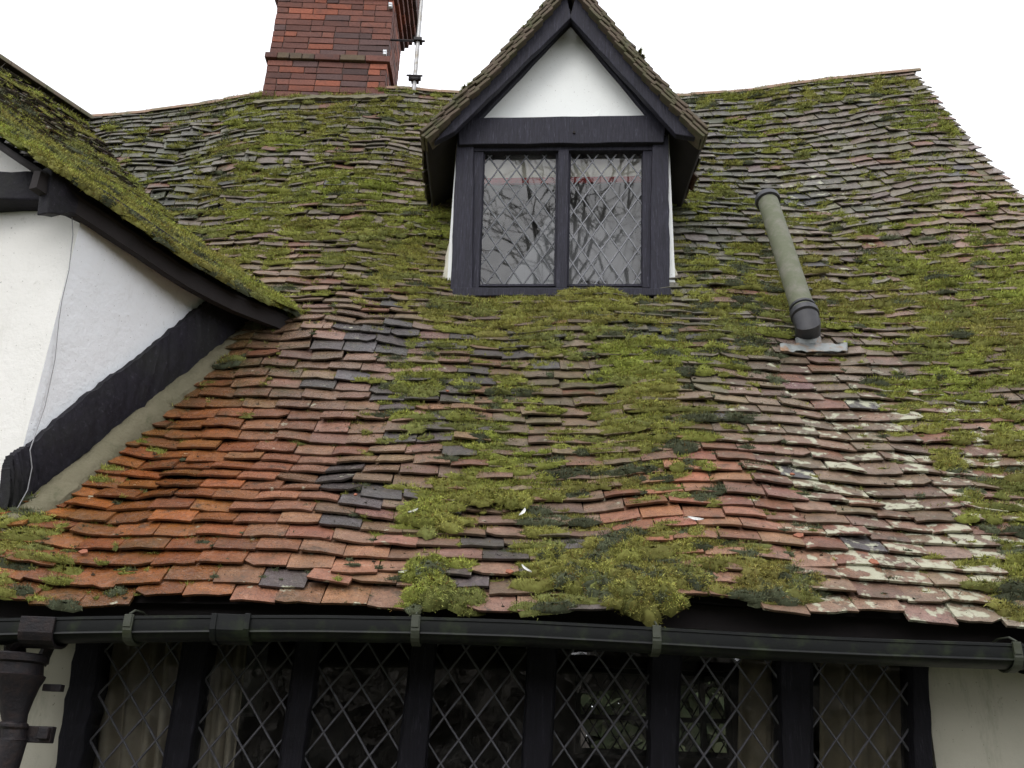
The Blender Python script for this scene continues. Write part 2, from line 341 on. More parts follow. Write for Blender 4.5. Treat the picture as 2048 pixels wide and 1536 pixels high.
# r g b (base colour), lichen, algae, wet, share of blue-grey tiles
TP = """300 1000 .37 .115 .03 0 .12 1 .02|200 1120 .35 .115 .035 0 .25 1 .02|450 900 .35 .115 .035 0 .12 1 .05|420 1060 .37 .115 .032 0 .05 1 .05|350 820 .29 .105 .04 0 .4 .9 .05
550 980 .38 .14 .08 .0 .05 1 .1|620 880 .35 .15 .10 .05 .1 .9 .15|700 970 .26 .16 .13 0 .1 .9 .6|550 1080 .36 .14 .08 0 .1 .8 .3|650 700 .32 .16 .12 0 .15 .9 .3|740 700 .26 .17 .14 0 .1 .9 .5|700 1170 .40 .17 .10 .1 .15 .5 .15
520 700 .22 .11 .06 0 .6 .8 .1|600 560 .24 .15 .115 0 .2 .5 .15|800 900 .33 .16 .11 0 .25 .6 .35|900 850 .30 .15 .10 0 .3 .5 .3|950 1000 .30 .16 .12 0 .3 .4 .3|1100 850 .22 .15 .11 0 .5 .4 .25|1100 1060 .25 .15 .12 .05 .3 .3 .3
1350 1040 .44 .14 .07 .05 .1 .4 .03|1500 1050 .38 .16 .11 .1 .15 .4 .1|1480 1130 .34 .16 .11 .05 .3 .3 .1|950 1180 .32 .16 .12 .2 .1 .4 .5|1200 900 .26 .16 .11 0 .4 .4 .1|1650 950 .26 .165 .125 .55 .2 .4 .2|1800 1000 .30 .17 .13 .6 .15 .4 .12
1850 1100 .30 .16 .125 .7 .15 .4 .15|1700 1180 .33 .18 .13 .6 .2 .4 .1|1960 1200 .34 .22 .17 1.0 .1 .4 .1|1950 1000 .31 .17 .13 .5 .2 .4 .1|1750 860 .29 .18 .14 .6 .2 .5 .2|1600 800 .26 .17 .135 .3 .2 .6 .2|1600 600 .23 .15 .12 .1 .4 .4 .15
1650 700 .25 .16 .13 .1 .3 .5 .15|1900 650 .22 .13 .10 0 .5 .3 .1|1700 500 .20 .145 .125 .2 .3 .5 .2|1950 480 .24 .15 .12 .1 .3 .4 .1|1600 380 .165 .14 .13 .35 .3 .5 .3|1450 330 .12 .105 .10 .1 .5 .4 .3|1650 250 .14 .11 .10 .1 .5 .3 .25|1800 300 .16 .12 .11 0 .5 .3 .2
300 280 .11 .10 .09 .05 .6 .3 .3|450 300 .13 .11 .095 0 .6 .3 .3|650 300 .14 .11 .10 0 .5 .3 .3|600 430 .17 .12 .105 0 .4 .4 .2|800 400 .17 .12 .10 0 .4 .4 .3|780 530 .20 .14 .11 0 .3 .4 .2|400 200 .11 .09 .08 0 .6 .3 .2|1430 600 .19 .15 .13 0 .5 .4 .3|1430 450 .11 .1 .09 0 .6 .4 .3"""
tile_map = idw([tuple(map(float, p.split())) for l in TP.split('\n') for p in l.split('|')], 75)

dark_map = idw([tuple(map(float, p.split())) for p in "1400 950 .8|1300 1000 .7|1480 1000 .7|1550 850 .8|1500 900 .6|1600 1095 .7|1450 330 .3|1400 650 .55|1420 520 .5|1300 1180 .2|1200 1050 .5|1400 1090 .1|1250 850 .05|1250 730 .0|1000 1000 .1|870 1040 .1|1100 700 .1|1750 900 .3|1900 800 .15|1990 1045 .3|1700 600 .15|1950 600 .1|1490 720 .6|1470 830 .6|700 1090 .7|450 750 .5|200 1000 .5|100 1100 .4|600 300 .1|400 300 .3|700 450 .05|800 250 .1|1600 200 .15|1100 1150 .25|950 900 .2".split('|')], 60)
# ------------------------------------------------------------------ tiled surfaces
def tile_patch(name, SF, u0, u1, v0, v1, keep, parent, tmap=None, fixed=None, g0=.085, g1=.100, tw=.160, seed=1, wav=.012, th=.012, xclip=None):
    r = np.random.default_rng(seed); U, V_, Wd, ROW = [], [], [], []
    v = v0; i = 0; dvs = []
    while v < v1:
        g = g0 + (g1 - g0) * (v - v0) / (v1 - v0); off = (i % 2) * tw * .5 + r.uniform(-.03, .03); u = u0 - off
        while u < u1:
            wd = tw * r.uniform(.93, 1.05); U.append(u + wd / 2); V_.append(v); Wd.append(wd - .003); ROW.append(i); dvs.append(g); u += wd
        v += g; i += 1
    U, Vv, Wd, G, ROW = map(np.array, (U, V_, Wd, dvs, ROW)); n = len(U)
    Vv = Vv + (fbm(U * 1.1, ROW * .13, seed + 3) - .5) * wav * 3 + (vn(U * 3.1, ROW * .7, seed + 4) - .5) * wav
    Vv[ROW == 0] += r.uniform(-.035, .022, (ROW == 0).sum()); Vv[ROW == 1] += r.uniform(-.012, .012, (ROW == 1).sum())
    ul = np.maximum(U - Wd / 2, u0 + r.uniform(-.008, .008, n)); lim = (xclip(Vv) if xclip else u1) + r.uniform(-.007, .007, n); ur = np.minimum(U + Wd / 2, lim)
    k = ur - ul > .03; ul, ur, Vv, G, ROW = ul[k], ur[k], Vv[k], G[k], ROW[k]; U = (ul + ur) / 2; Wd = ur - ul
    C = SF(U, Vv + G * .5); k = keep(U, Vv, C); U, Vv, Wd, G, C, ROW = U[k], Vv[k], Wd[k], G[k], C[k], ROW[k]; n = len(U)
    e = .03
    Du = SF(U + e, Vv + G * .5) - SF(U - e, Vv + G * .5); Dv = SF(U, Vv + G * .5 + e) - SF(U, Vv + G * .5 - e)
    Nn = np.cross(Du, Dv); Nn /= np.linalg.norm(Nn, axis=1)[:, None]
    Tu = Du / np.linalg.norm(Du, axis=1)[:, None]; Tv = np.cross(Nn, Tu)
    a = np.linspace(-.5, .5, 5); bb = np.array([0, .45, 1.0]); LEN = G * 1.62
    odd = (r.random(n) < .08) | ((ROW < 2) & (r.random(n) < .3))
    rot = r.normal(0, .013, n) + np.where(odd, r.normal(0, .06, n), 0)
    slip = np.where(odd, -r.uniform(0, .03, n), 0); lift = r.uniform(.029, .040, n) + np.where(odd, r.uniform(0, .012, n), 0); rollt = r.normal(0, .03, n)
    cam_ = r.uniform(-.002, .005, n)
    P0 = SF(U, Vv)
    verts = np.zeros((n, 25, 3)); q = 0
    fr = r.normal(0, .0022, (n, 5)) * (1, 1, 1, 1, 1)
    chip = r.random(n) < .12; fr[chip, 0] += r.uniform(.008, .025, chip.sum()); chip = r.random(n) < .12; fr[chip, 4] += r.uniform(.008, .025, chip.sum())
    def place(du, dv, h):
        d1 = du * np.cos(rot) - dv * np.sin(rot); d2 = du * np.sin(rot) + dv * np.cos(rot)
        return P0 + Tu * d1[:, None] + Tv * (d2 + slip)[:, None] + Nn * h[:, None]
    for jb, b in enumerate(bb):
        for ja, aa in enumerate(a):
            du = Wd * aa; dv = LEN * b + (fr[:, ja] if jb == 0 else 0)
            h = lift * (1 - b) + .004 * b + cam_ * (1 - 4 * aa * aa) + rollt * du + np.where(b == 0, -.0015, 0)
            verts[:, q] = place(du, dv, h); q += 1
    for ja, aa in enumerate(a):
        du = Wd * aa; verts[:, q] = place(du, fr[:, ja] + .001, lift - th + cam_ * (1 - 4 * aa * aa) + rollt * du); q += 1
    for b in (.45, 1.0):
        for aa in (-.5, .5):
            verts[:, q] = place(Wd * aa, LEN * b, lift * (1 - b) + .004 * b - th + rollt * Wd * aa); q += 1
    verts = verts[:, :24]
    f = []
    for jb in range(2):
        for ja in range(4): f.append((jb * 5 + ja, jb * 5 + ja + 1, jb * 5 + ja + 6, jb * 5 + ja + 5))
    for ja in range(4): f.append((15 + ja, 16 + ja, ja + 1, ja))
    f += [(15, 0, 5, 20), (20, 5, 10, 22), (4, 19, 21, 9), (9, 21, 23, 14)]
    F = (np.array(f)[None] + (np.arange(n) * 24)[:, None, None]).reshape(-1, 4)
    px, py = proj(C)
    if tmap is not None: T = tmap(px, py)
    else: T = np.tile(np.array(fixed, float), (n, 1))
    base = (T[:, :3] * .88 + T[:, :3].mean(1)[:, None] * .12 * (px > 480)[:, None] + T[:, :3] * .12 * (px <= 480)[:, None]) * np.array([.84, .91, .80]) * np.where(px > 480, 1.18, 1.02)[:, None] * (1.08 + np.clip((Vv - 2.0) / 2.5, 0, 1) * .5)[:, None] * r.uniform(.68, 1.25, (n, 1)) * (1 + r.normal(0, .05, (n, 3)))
    gn = vn(U * 2.4, Vv * 4, seed + 9)
    grey = (r.random(n) * .75 + gn * .5) < T[:, 6] * np.where(Vv > 2.2, .8, 1.3)
    gcol = np.array([.088, .093, .108]) * r.uniform(.7, 1.35, (n, 1)); base[grey] = gcol[grey] * .8 + base[grey] * .2
    orange = (r.random(n) < .05) & ~grey; base[orange] = base[orange] * .4 + np.array([.26, .09, .05]) * .6
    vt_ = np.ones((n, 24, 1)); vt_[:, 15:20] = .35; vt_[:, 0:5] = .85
    wx = np.stack([np.clip(T[:, 3] * r.uniform(.3, 1.6, n), 0, .78), np.clip(T[:, 4] * r.uniform(.3, 1.6, n) + .1, 0, 1), np.clip(T[:, 5] * r.uniform(.6, 1.1, n), 0, 1)], 1)
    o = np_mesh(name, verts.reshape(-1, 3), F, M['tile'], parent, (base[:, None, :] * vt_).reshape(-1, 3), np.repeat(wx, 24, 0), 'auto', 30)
    return o, dict(P=P0, C=C, Tu=Tu, Tv=Tv, N=Nn, G=G, W=Wd, U=U, V=Vv, lift=lift, row=ROW)

# ------------------------------------------------------------------ moss
CUSH_F = []
NR, NS = 4, 12
for i_ in range(NR - 1):
    for k_ in range(NS): CUSH_F.append((i_ * NS + k_, i_ * NS + (k_ + 1) % NS, (i_ + 1) * NS + (k_ + 1) % NS, (i_ + 1) * NS + k_))
CUSH_F = np.array(CUSH_F)
def moss_obj(name, C, Tu, Tv, Nn, A, B, H, label, seed=5, bdens=1.0, hang=None):
    """cushions with centres C, local frames, half-length A, half-depth B, height H; then leafy shoots all over them"""
    r = np.random.default_rng(seed); n = len(C)
    hue = np.clip(vn(C[:, 0] * 2.2, C[:, 2] * 2.2 + C[:, 1], 77) * .9 + vn(C[:, 0] * 9, C[:, 2] * 9, 78) * .35 + r.random(n) * .15 - .2, 0, 1)[:, None]
    green = np.array([.325, .385, .078]); olive = np.array([.320, .300, .090]); dark = np.array([.18, .20, .065])
    colr = olive * (1 - hue) + green * hue; dk = (vn(C[:, 0] * 6, C[:, 2] * 8, 79) * .8 + r.random(n) * .2 > .66)[:, None]; colr = np.where(dk, dark * 1.1 + colr * .25, colr)
    tiny = A < .0082; colr[tiny] = np.array([.05, .045, .03]) * r.uniform(.6, 1.6, (tiny.sum(), 1))
    colr = colr * r.uniform(.75, 1.2, (n, 1))
    V = np.zeros((n, NR * NS, 3)); ang = np.arange(NS) / NS * 2 * np.pi
    jit = np.clip(1 + r.normal(0, .24, (n, NS)), .5, 1.6)
    for i in range(NR):
        ph = [0.0, .45, .95, 1.4][i]; rad = math.cos(ph); hh = math.sin(ph)
        for k in range(NS):
            jr = jit[:, k] * (1 + r.normal(0, .05, n))
            V[:, i * NS + k] = C + Tu * (A * rad * math.cos(ang[k]) * jr)[:, None] + Tv * (B * rad * math.sin(ang[k]) * jr)[:, None] + Nn * (H * hh * (1 + r.normal(0, .1, n)) - .006)[:, None]
    F = (CUSH_F[None] + (np.arange(n) * NR * NS)[:, None, None]).reshape(-1, 4)
    dmk = dark_map(*proj(C))[:, 0]
    sel = r.random(n) < dmk * .65; colr[sel] = np.array([.120, .138, .080]) * r.uniform(.7, 1.4, (sel.sum(), 1))
    tint = np.repeat(colr * .5, NR * NS, 0)
    # shoots as thin quads
    dist = np.linalg.norm(C - CAM, axis=1)
    sz = .0022 + .00095 * dist                                  # far shoots are built a little larger and fewer
    cnt = np.maximum((bdens * (A * B * math.pi) * (1 + H / np.sqrt(A * B)) / (sz * sz) * 1.0).astype(int), 4) - 2 * tiny.astype(int)
    idx = np.repeat(np.arange(n), cnt); m = len(idx)
    th = r.random(m) * 2 * np.pi; rr = np.sqrt(r.random(m)); 
    hgt = np.sqrt(np.clip(1 - rr ** 2, 0, 1)); jr = 1 + (jit[idx, (th / (2 * np.pi) * NS).astype(int) % NS] - 1)
    lumps = (vn(idx * 1.7 + th * 1.3, rr * 2.5 + idx, 31) - .5)
    base = C[idx] + Tu[idx] * (A[idx] * rr * np.cos(th) * jr)[:, None] + Tv[idx] * (B[idx] * rr * np.sin(th) * jr)[:, None] + Nn[idx] * (H[idx] * hgt * .95 - .006)[:, None]
    nn = Nn[idx] * (hgt * A[idx] / H[idx] * .35 + .35)[:, None] + Tu[idx] * (rr * np.cos(th))[:, None] + Tv[idx] * (rr * np.sin(th))[:, None]
    nn = nn + r.normal(0, .62, (m, 3)); nn /= np.linalg.norm(nn, axis=1)[:, None]
    side = np.cross(nn, r.normal(0, 1, (m, 3))); side /= np.linalg.norm(side, axis=1)[:, None]
    l = (sz[idx] * r.uniform(.8, 2.6, m))[:, None]; ww = (sz[idx] * r.uniform(.22, .42, m))[:, None]
    droop = r.normal(0, .35, (m, 3)); base = base + Nn[idx] * (lumps * H[idx] * .7)[:, None]
    Q = np.stack([base - side * ww * .6, base + side * ww * .6, base + nn * l + droop * l * .4 + side * ww * .25, base + nn * l + droop * l * .4 - side * ww * .25], 1)
    tip = (colr[idx] * r.uniform(.35, 1.7, (m, 1))); tip[r.random(m) < .08] = np.array([.22, .13, .04])
    tip = tip * (1 + lumps[:, None] * .5)
    Ft = (np.arange(m)[:, None] * 4 + np.arange(4)[None]) + n * NR * NS
    o = np_mesh(name, np.concatenate([V.reshape(-1, 3), Q.reshape(-1, 3)]), np.concatenate([F, Ft]), M['moss'], None,
                np.concatenate([tint, np.repeat(tip, 4, 0)]), None, None)
    tag(o, label, "moss", kind="stuff"); print(name, n, "cushions", m, "shoots"); return o
def cushions(D, dens, seed=3, big=1.0):
    """pick cushion places on tiles: D from tile_patch, dens per tile 0..1"""
    r = np.random.default_rng(seed); out = []
    nz = fbm(D['U'] * 4.5, D['V'] * 9.0, seed + 20); nz2 = fbm(D['U'] * 1.6, D['V'] * 3.2, seed + 30)
    far = np.clip((D['V'] - 2.2) / 2, 0, 1)
    dens = np.where(D['V'] > 1.9, dens * (1 - .38 * far) + .12 * far, dens)
    stk = vn(D['U'] * 2.6 + D['row'] * 7.3, D['row'] * 3.7, seed + 41) - .5
    m = stk * .5 + dens * 1.08 + .07 * (dens > .1) + .03 * far + (nz - .5) * .6 + (nz2 - .5) * .3 + r.normal(0, .10, len(dens))
    k = np.where(m > .5)[0]; e = np.clip((m[k] - .5) * 2.2, 0, 1)
    reps = 1 + (r.random(len(k)) < .35 + e).astype(int) + (r.random(len(k)) < e).astype(int) + (r.random(len(k)) < e * .8).astype(int); idx = np.repeat(k, reps); ee = np.repeat(e, reps); n = len(idx)
    A = r.uniform(.028, .085, n) * (.75 + .45 * ee) * big; B = np.minimum(r.uniform(.016, .030, n) * (.8 + .5 * ee), A) * big; H = r.uniform(.008, .017, n) * (.75 + .7 * ee)
    du = r.uniform(-.5, .5, n) * D['W'][idx]; dv = np.where(r.random(n) < .3, r.uniform(.0, .3, n), r.uniform(.35, .98, n)) * D['G'][idx]
    C = D['P'][idx] + D['Tu'][idx] * du[:, None] + D['Tv'][idx] * dv[:, None] + D['N'][idx] * (D['lift'][idx] * (1 - dv / (D['G'][idx] * 1.55)) + .002)[:, None]
    # little tufts and crumbs in joints
    k2 = np.where((m > .12) & (r.random(len(m)) < .85))[0]; k2 = np.repeat(k2, 4); n2 = len(k2)
    A2 = r.uniform(.006, .030, n2); B2 = r.uniform(.005, .012, n2); H2 = r.uniform(.004, .010, n2)
    du = np.where(r.random(n2) < .5, .5, r.uniform(-.5, .5, n2)) * D['W'][k2]; dv = r.uniform(.0, 1.05, n2) * D['G'][k2]; dv = np.where(r.random(n2) < .6, D['G'][k2] * .97, dv)
    C2 = D['P'][k2] + D['Tu'][k2] * du[:, None] + D['Tv'][k2] * dv[:, None] + D['N'][k2] * (D['lift'][k2] * (1 - dv / (D['G'][k2] * 1.55)) + .001)[:, None]
    k3 = np.repeat(np.arange(len(m)), 3); k3 = k3[r.random(len(k3)) < .55]; n3 = len(k3)
    A3 = r.uniform(.0025, .008, n3); B3 = A3 * r.uniform(.4, .8, n3); H3 = r.uniform(.0012, .003, n3)
    du = r.uniform(-.5, .5, n3) * D['W'][k3]; dv = r.uniform(.0, 1.0, n3) * D['G'][k3]
    C3 = D['P'][k3] + D['Tu'][k3] * du[:, None] + D['Tv'][k3] * dv[:, None] + D['N'][k3] * (D['lift'][k3] * (1 - dv / (D['G'][k3] * 1.55)) + .0045)[:, None]
    I = np.concatenate([idx, k2, k3])
    return np.concatenate([C, C2, C3]), D['Tu'][I], D['Tv'][I], D['N'][I], np.concatenate([A, A2, A3]), np.concatenate([B, B2, B3]), np.concatenate([H, H2, H3])

# ================================================================== SETTING
bm = bmesh.new()
for i in range(12):
    for j in range(12):
        pass
bmesh.ops.create_grid(bm, x_segments=24, y_segments=24, size=250)
o = bm_obj("ground", bm, M['grass']); o["kind"] = "structure"

# ================================================================== THE HOUSE
house = thing("timber_framed_house", "old timber framed house with sagging mossy clay tile roof above seven leaded lights", "house", (0, 4.5, 0))
# left limit of the tiled slope: wing wall, then valley
lb = np.array([(Cb[0] - .25, Cb[1] - .3), (Cb[0] + .02, Cb[1]), (Cw[0] + .02, Cw[1]), (E1[0] - .12, E1[1]), (VR[0] - .2, VR[1]), (VR[0] - .3, 7)])
vt = hit(1831, 150); vb = hit(2046, 400)
def x_verge(s): 
    y = np.interp(s, prof_s, prof[:, 0]); return np.interp(y, [3.0, vb[1], vt[1], 7], [vb[0] + .25, vb[0], vt[0], vt[0]])
# dormer footprint on the roof
dl = Py(905, 583, YD)[0]; dr = Py(1338, 583, YD)[0]
def keep_main(u, v, C):
    y = C[:, 1]; k = (u > np.interp(y, lb[:, 1], lb[:, 0]) - np.where(y < Cb[1] - .1, 1.0, .12)) & (u < x_verge(v) + .02)
    k &= ~((u > dl + .1) & (u < dr - .1) & (y > YD - .085) & (y < YD + .9))
    return k
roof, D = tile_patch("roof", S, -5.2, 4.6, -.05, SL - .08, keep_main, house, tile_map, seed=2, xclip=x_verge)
px_, py_ = proj(D['C']); dens = moss_map(px_, py_)[:, 0]
moss_args = list(cushions(D, dens, 3))
# extra thick clumps along the eaves and at a few places
ecl = []
for (cx, cy, rw, rh, h, nn) in ((860, 1175, 38, 44, .06, 40), (930, 1205, 22, 24, .04, 12), (1130, 1140, 60, 26, .045, 22), (1200, 1170, 70, 32, .055, 40), (1290, 1196, 60, 42, .06, 50), (1380, 1165, 30, 26, .04, 12),
                               (1550, 1180, 80, 30, .05, 46), (1600, 1185, 40, 20, .04, 12), (1400, 1090, 60, 22, .035, 18), (1260, 1095, 50, 24, .035, 18), (870, 1035, 55, 26, .035, 18), (2030, 1145, 25, 25, .035, 6), (1895, 925, 25, 22, .03, 8),
                               (1250, 745, 60, 30, .03, 24), (1990, 1045, 40, 24, .03, 10), (1000, 1000, 60, 16, .028, 14), (1310, 790, 50, 24, .028, 16), (840, 770, 45, 26, .03, 14), (960, 620, 70, 16, .03, 20), (1130, 615, 70, 16, .03, 22), (1260, 606, 60, 10, .03, 12),
                               (2010, 1222, 22, 10, .03, 5), (240, 1190, 20, 6, .02, 3)):
    for _ in range(nn):
        a = random.uniform(0, 6.28); q = math.sqrt(random.random()); x = cx + rw * q * math.cos(a); y = cy + rh * q * math.sin(a)
        yy = min(y, np.interp(x, [0, 570, 1000, 1400, 1650, 2048], [1168, 1190, 1198, 1187, 1212, 1236]))
        p = hit(x, yy); p = p + np.array([0, -.03, -.0]) ; over = max(0, y - yy)
        p[2] -= over / FPX * 3.0; p[1] -= .015 if over else 0
        ecl.append((p, h * random.uniform(.5, .85), 1 if over else 0))
E_ = len(ecl); EP = np.array([e[0] for e in ecl]); EH = np.array([e[1] for e in ecl])
en = np.tile(nrm((0, -.75, .66)), (E_, 1)); eu = np.tile((1., 0, 0), (E_, 1)); ev = np.cross(en, eu)
ea = rng.uniform(.03, .06, E_); eb = rng.uniform(.025, .04, E_)
for i, arr in enumerate((EP, eu, ev, en, ea, eb, EH)): moss_args[i] = np.concatenate([moss_args[i], arr])
mk_ = ~(moss_args[0][:, 0] > x_verge(s_of_y(moss_args[0][:, 1])) - moss_args[4] - .01) & ~((moss_args[0][:, 0] > dl - .02) & (moss_args[0][:, 0] < dr + .02) & (moss_args[0][:, 1] > YD - .10))
moss_args = [a[mk_] for a in moss_args]
moss_obj("moss", *moss_args, label="yellow green moss cushions spread over the wide main roof slope", seed=5)
# sheet under the tiles, back slope, underside
def surf_grid(name, SF, us, vs, off, mat, parent, keep=None):
    Ug, Vg = np.meshgrid(us, vs); P = SF(Ug.ravel(), Vg.ravel()); P = P + np.array(off); nu, nv = len(us), len(vs)
    idx = np.arange(nu * nv).reshape(nv, nu); F = np.stack([idx[:-1, :-1], idx[:-1, 1:], idx[1:, 1:], idx[1:, :-1]], -1).reshape(-1, 4)
    if keep is not None:
        c = P[F].mean(1); F = F[keep(c)]
    return np_mesh(name, P, F, mat, parent, smooth=True)
kw = lambda c: (c[:, 0] > np.interp(c[:, 1], lb[:, 1], lb[:, 0]) - np.where(c[:, 1] < Cb[1], 3, .5)) & (c[:, 0] < x_verge(s_of_y(c[:, 1])) - .05) & ~((c[:, 0] > dl + .06) & (c[:, 0] < dr - .06) & (c[:, 1] > YD + .1) & (c[:, 1] < YD + .85))
surf_grid("roof_battens", S, np.linspace(-5.2, 4.6, 120), np.linspace(.0, SL, 60), (0, .012, -.02), M['under'], roof, kw)
def SB(u, v):
    P = S(u, np.full_like(u, SL)); P[:, 1] += .03 + v * .5; P[:, 2] -= v * .85; return P
surf_grid("rear_slope", SB, np.linspace(-5.0, x_verge(SL) - .02, 40), np.linspace(0, 5.5, 6), (0, .02, -.02), M['under'], house)
# ridge tiles
bm = bmesh.new(); x = -5.0; xe = x_verge(SL) + .03; i = 0
while x < xe - .05:
    ln = min(random.uniform(.28, .33), xe - x); a = S(np.array([x]), np.array([SL]))[0]; b = S(np.array([x + ln]), np.array([SL]))[0]
    dz = random.uniform(-.008, .008); pa = []; pb = []
    for rr_, arr, shift in ((.095, pa, 0), (.08, pb, 0)):
        for P in (a, b + np.array([.01, 0, 0])):
            ring = []
            for k in range(9):
                t = math.pi * (k / 8); ring.append(bm.verts.new((P[0], P[1] - math.cos(t) * rr_ + .03, P[2] + math.sin(t) * rr_ * .75 - .045 + dz)))
            arr.append(ring)
    for arr in (pa, pb):
        for k in range(8): bm.faces.new((arr[0][k], arr[0][k + 1], arr[1][k + 1], arr[1][k]))
    for e in (0, 1):
        for k in range(8): bm.faces.new((pa[e][k], pa[e][k + 1], pb[e][k + 1], pb[e][k]))
    x += ln; i += 1
bm_obj("ridge_tiles", bm, M['ridge'], roof, smooth=True)
bm = bmesh.new(); vs_ = np.linspace(.0, SL - .03, 70)
for i in range(69):
    xa, xb = float(x_verge(vs_[i])), float(x_verge(vs_[i + 1])); a = S(np.array([xa]), vs_[i:i + 1])[0]; b = S(np.array([xb]), vs_[i + 1:i + 2])[0]; nn_ = np.array([0, -.82, .57]); j = random.uniform(-.006, .004)
    board(bm, a + nn_ * .012 + (-.022 + j, 0, 0), a - nn_ * .04 + (-.022 + j, 0, 0), b + nn_ * .012 + (-.022 + j, 0, 0), b - nn_ * .04 + (-.022 + j, 0, 0), (-.14, 0, 0), 1, .002, i)
bm_obj("verge_bedding", bm, M['mortar'], roof)
# gable end wall on the right, main walls
YW = 3.46
def zroof_at(x, y): return float(roof_z(np.array([x]), np.array([y]))[0])
bm = bmesh.new(); xg = 3.55
pts = [(xg, YW, 0), (xg, 9.0, 0), (xg, 9.0, zroof_at(xg, 3.6) + .3), (xg, YR + .02, zroof_at(xg, YR) - .25)] + [(xg, y, zroof_at(xg, y) - .16) for y in (5.6, 5.0, 4.4, 3.9, YW)]
prism(bm, pts, (-.15, 0, 0)); bm_obj("gable_wall", bm, M['wall'], house)
zt = 2.42
bm = bmesh.new(); a = Py(1868, 1400, YW)[0]; box(bm, ((a - .03 + 3.55) / 2 - .0, YW + .08, zt / 2), (3.55 - a + .03 - .01, .16, zt)); bm_obj("wall", bm, M['wall'], house)
bm = bmesh.new(); a = Py(130, 1400, YW)[0]; box(bm, ((a + .05 - 5) / 2, YW + .08, zt / 2), (a + .05 + 5, .16, zt)); bm_obj("wall", bm, M['wall'], house)
al, ar = Py(130, 1400, YW)[0], Py(1868, 1400, YW)[0]
zs = Py(1000, 1900, YW)[2]
bm = bmesh.new(); box(bm, ((al + ar) / 2, YW + .08, (zs - .06) / 2), (ar - al, .16, zs - .06)); bm_obj("wall", bm, M['wall'], house)
bm = bmesh.new(); board(bm, (al - .1, YW - .04, zs - .06), (al - .1, YW - .04, zs), (ar + .1, YW - .04, zs - .06), (ar + .1, YW - .04, zs), (0, .16, 0), 12, .003, 4); bm_obj("window_sill", bm, M['timber'], house, .005)
# wall plate / lintel and eaves board
ztop = Py(1000, 1288, YW)[2]
bm = bmesh.new(); board(bm, (-5, YW - .02, ztop), (-5, YW - .02, ztop + .26), (ar + .04, YW - .02, ztop), (ar + .04, YW - .02, ztop + .26), (0, .15, 0), 20, .004, 5); bm_obj("wall_plate", bm, M['timber'], house, .006)
bm = bmesh.new()
eb = [S(np.array([x]), np.array([.03]))[0] for x in np.linspace(-4.6, 3.8, 30)]
for i in range(29):
    a, b = eb[i], eb[i + 1]; x0, x1 = a[0], b[0] - .0002
    # fascia and soffit as one folded board
    for (dy0, dz0, dy1, dz1) in ((.05, -.035, .05, -.115),):
        v = [bm.verts.new(p) for p in ((x0, a[1] + dy0, a[2] + dz0), (x1, b[1] + dy0, b[2] + dz0), (x1, b[1] + dy1, b[2] + dz1), (x0, a[1] + dy1, a[2] + dz1),
             (x0, a[1] + dy0 + .03, a[2] + dz0 + .02), (x1, b[1] + dy0 + .03, b[2] + dz0 + .02), (x1, b[1] + dy1 + .03, b[2] + dz1), (x0, a[1] + dy1 + .03, a[2] + dz1))]
        for f in ((0, 1, 2, 3), (4, 7, 6, 5), (0, 4, 5, 1), (3, 2, 6, 7)): bm.faces.new([v[k] for k in f])
bm_obj("fascia_board", bm, M['under'], house)
x = -4.5
while x < 3.7:       # rafter feet between the wall plate and the eaves
    bm = bmesh.new(); a = S(np.array([x]), np.array([.0]))[0]; b = S(np.array([x]), np.array([.95]))[0]
    board(bm, a + (0, .075, -.03), a + (.075, .075, -.03), b + (0, .03, -.07), b + (.075, .03, -.07), (0, .05, -.09), 3, .003, int(x * 10)); bm_obj("rafter_foot", bm, M['under'], house); x += .42

# lower window row -------------------------------------------------
posts = [((150, 205), (108, 160), 1275), ((372, 418), (328, 374), 1275), ((597, 640), (560, 602), 1275), ((826, 871), (796, 850), 1286), ((1058, 1112), (1045, 1100), 1290), ((1302, 1360), (1300, 1352), 1300), ((1562, 1621), (1565, 1622), 1320), ((1824, 1859), (1830, 1866), 1330)]
def ext(p, y0, y): (t0, t1), (b0, b1), ty = p; k = (y - ty) / (1536 - ty); return t0 + (b0 - t0) * k, t1 + (b1 - t1) * k
for i, p in enumerate(posts):
    a = ext(p, 0, 1230); b = ext(p, 0, 1920)
    bm = bmesh.new(); board_px(bm, [(a[0], 1230), (a[1], 1230), (b[0], 1920), (b[1], 1920)], YW - .045, .12, 26, .003 if i else .005, 10 + i)
    bm_obj("post", bm, M['timber'], house, .006)
def clip_line(p, d):
    t0, t1 = -1e9, 1e9
    for i in (0, 1):
        if abs(d[i]) < 1e-9:
            if p[i] < 0 or p[i] > 1: return None
            continue
        a, b = (0 - p[i]) / d[i], (1 - p[i]) / d[i]
        if a > b: a, b = b, a
        t0, t1 = max(t0, a), min(t1, b)
    return (t0, t1) if t1 > t0 + 1e-3 else None
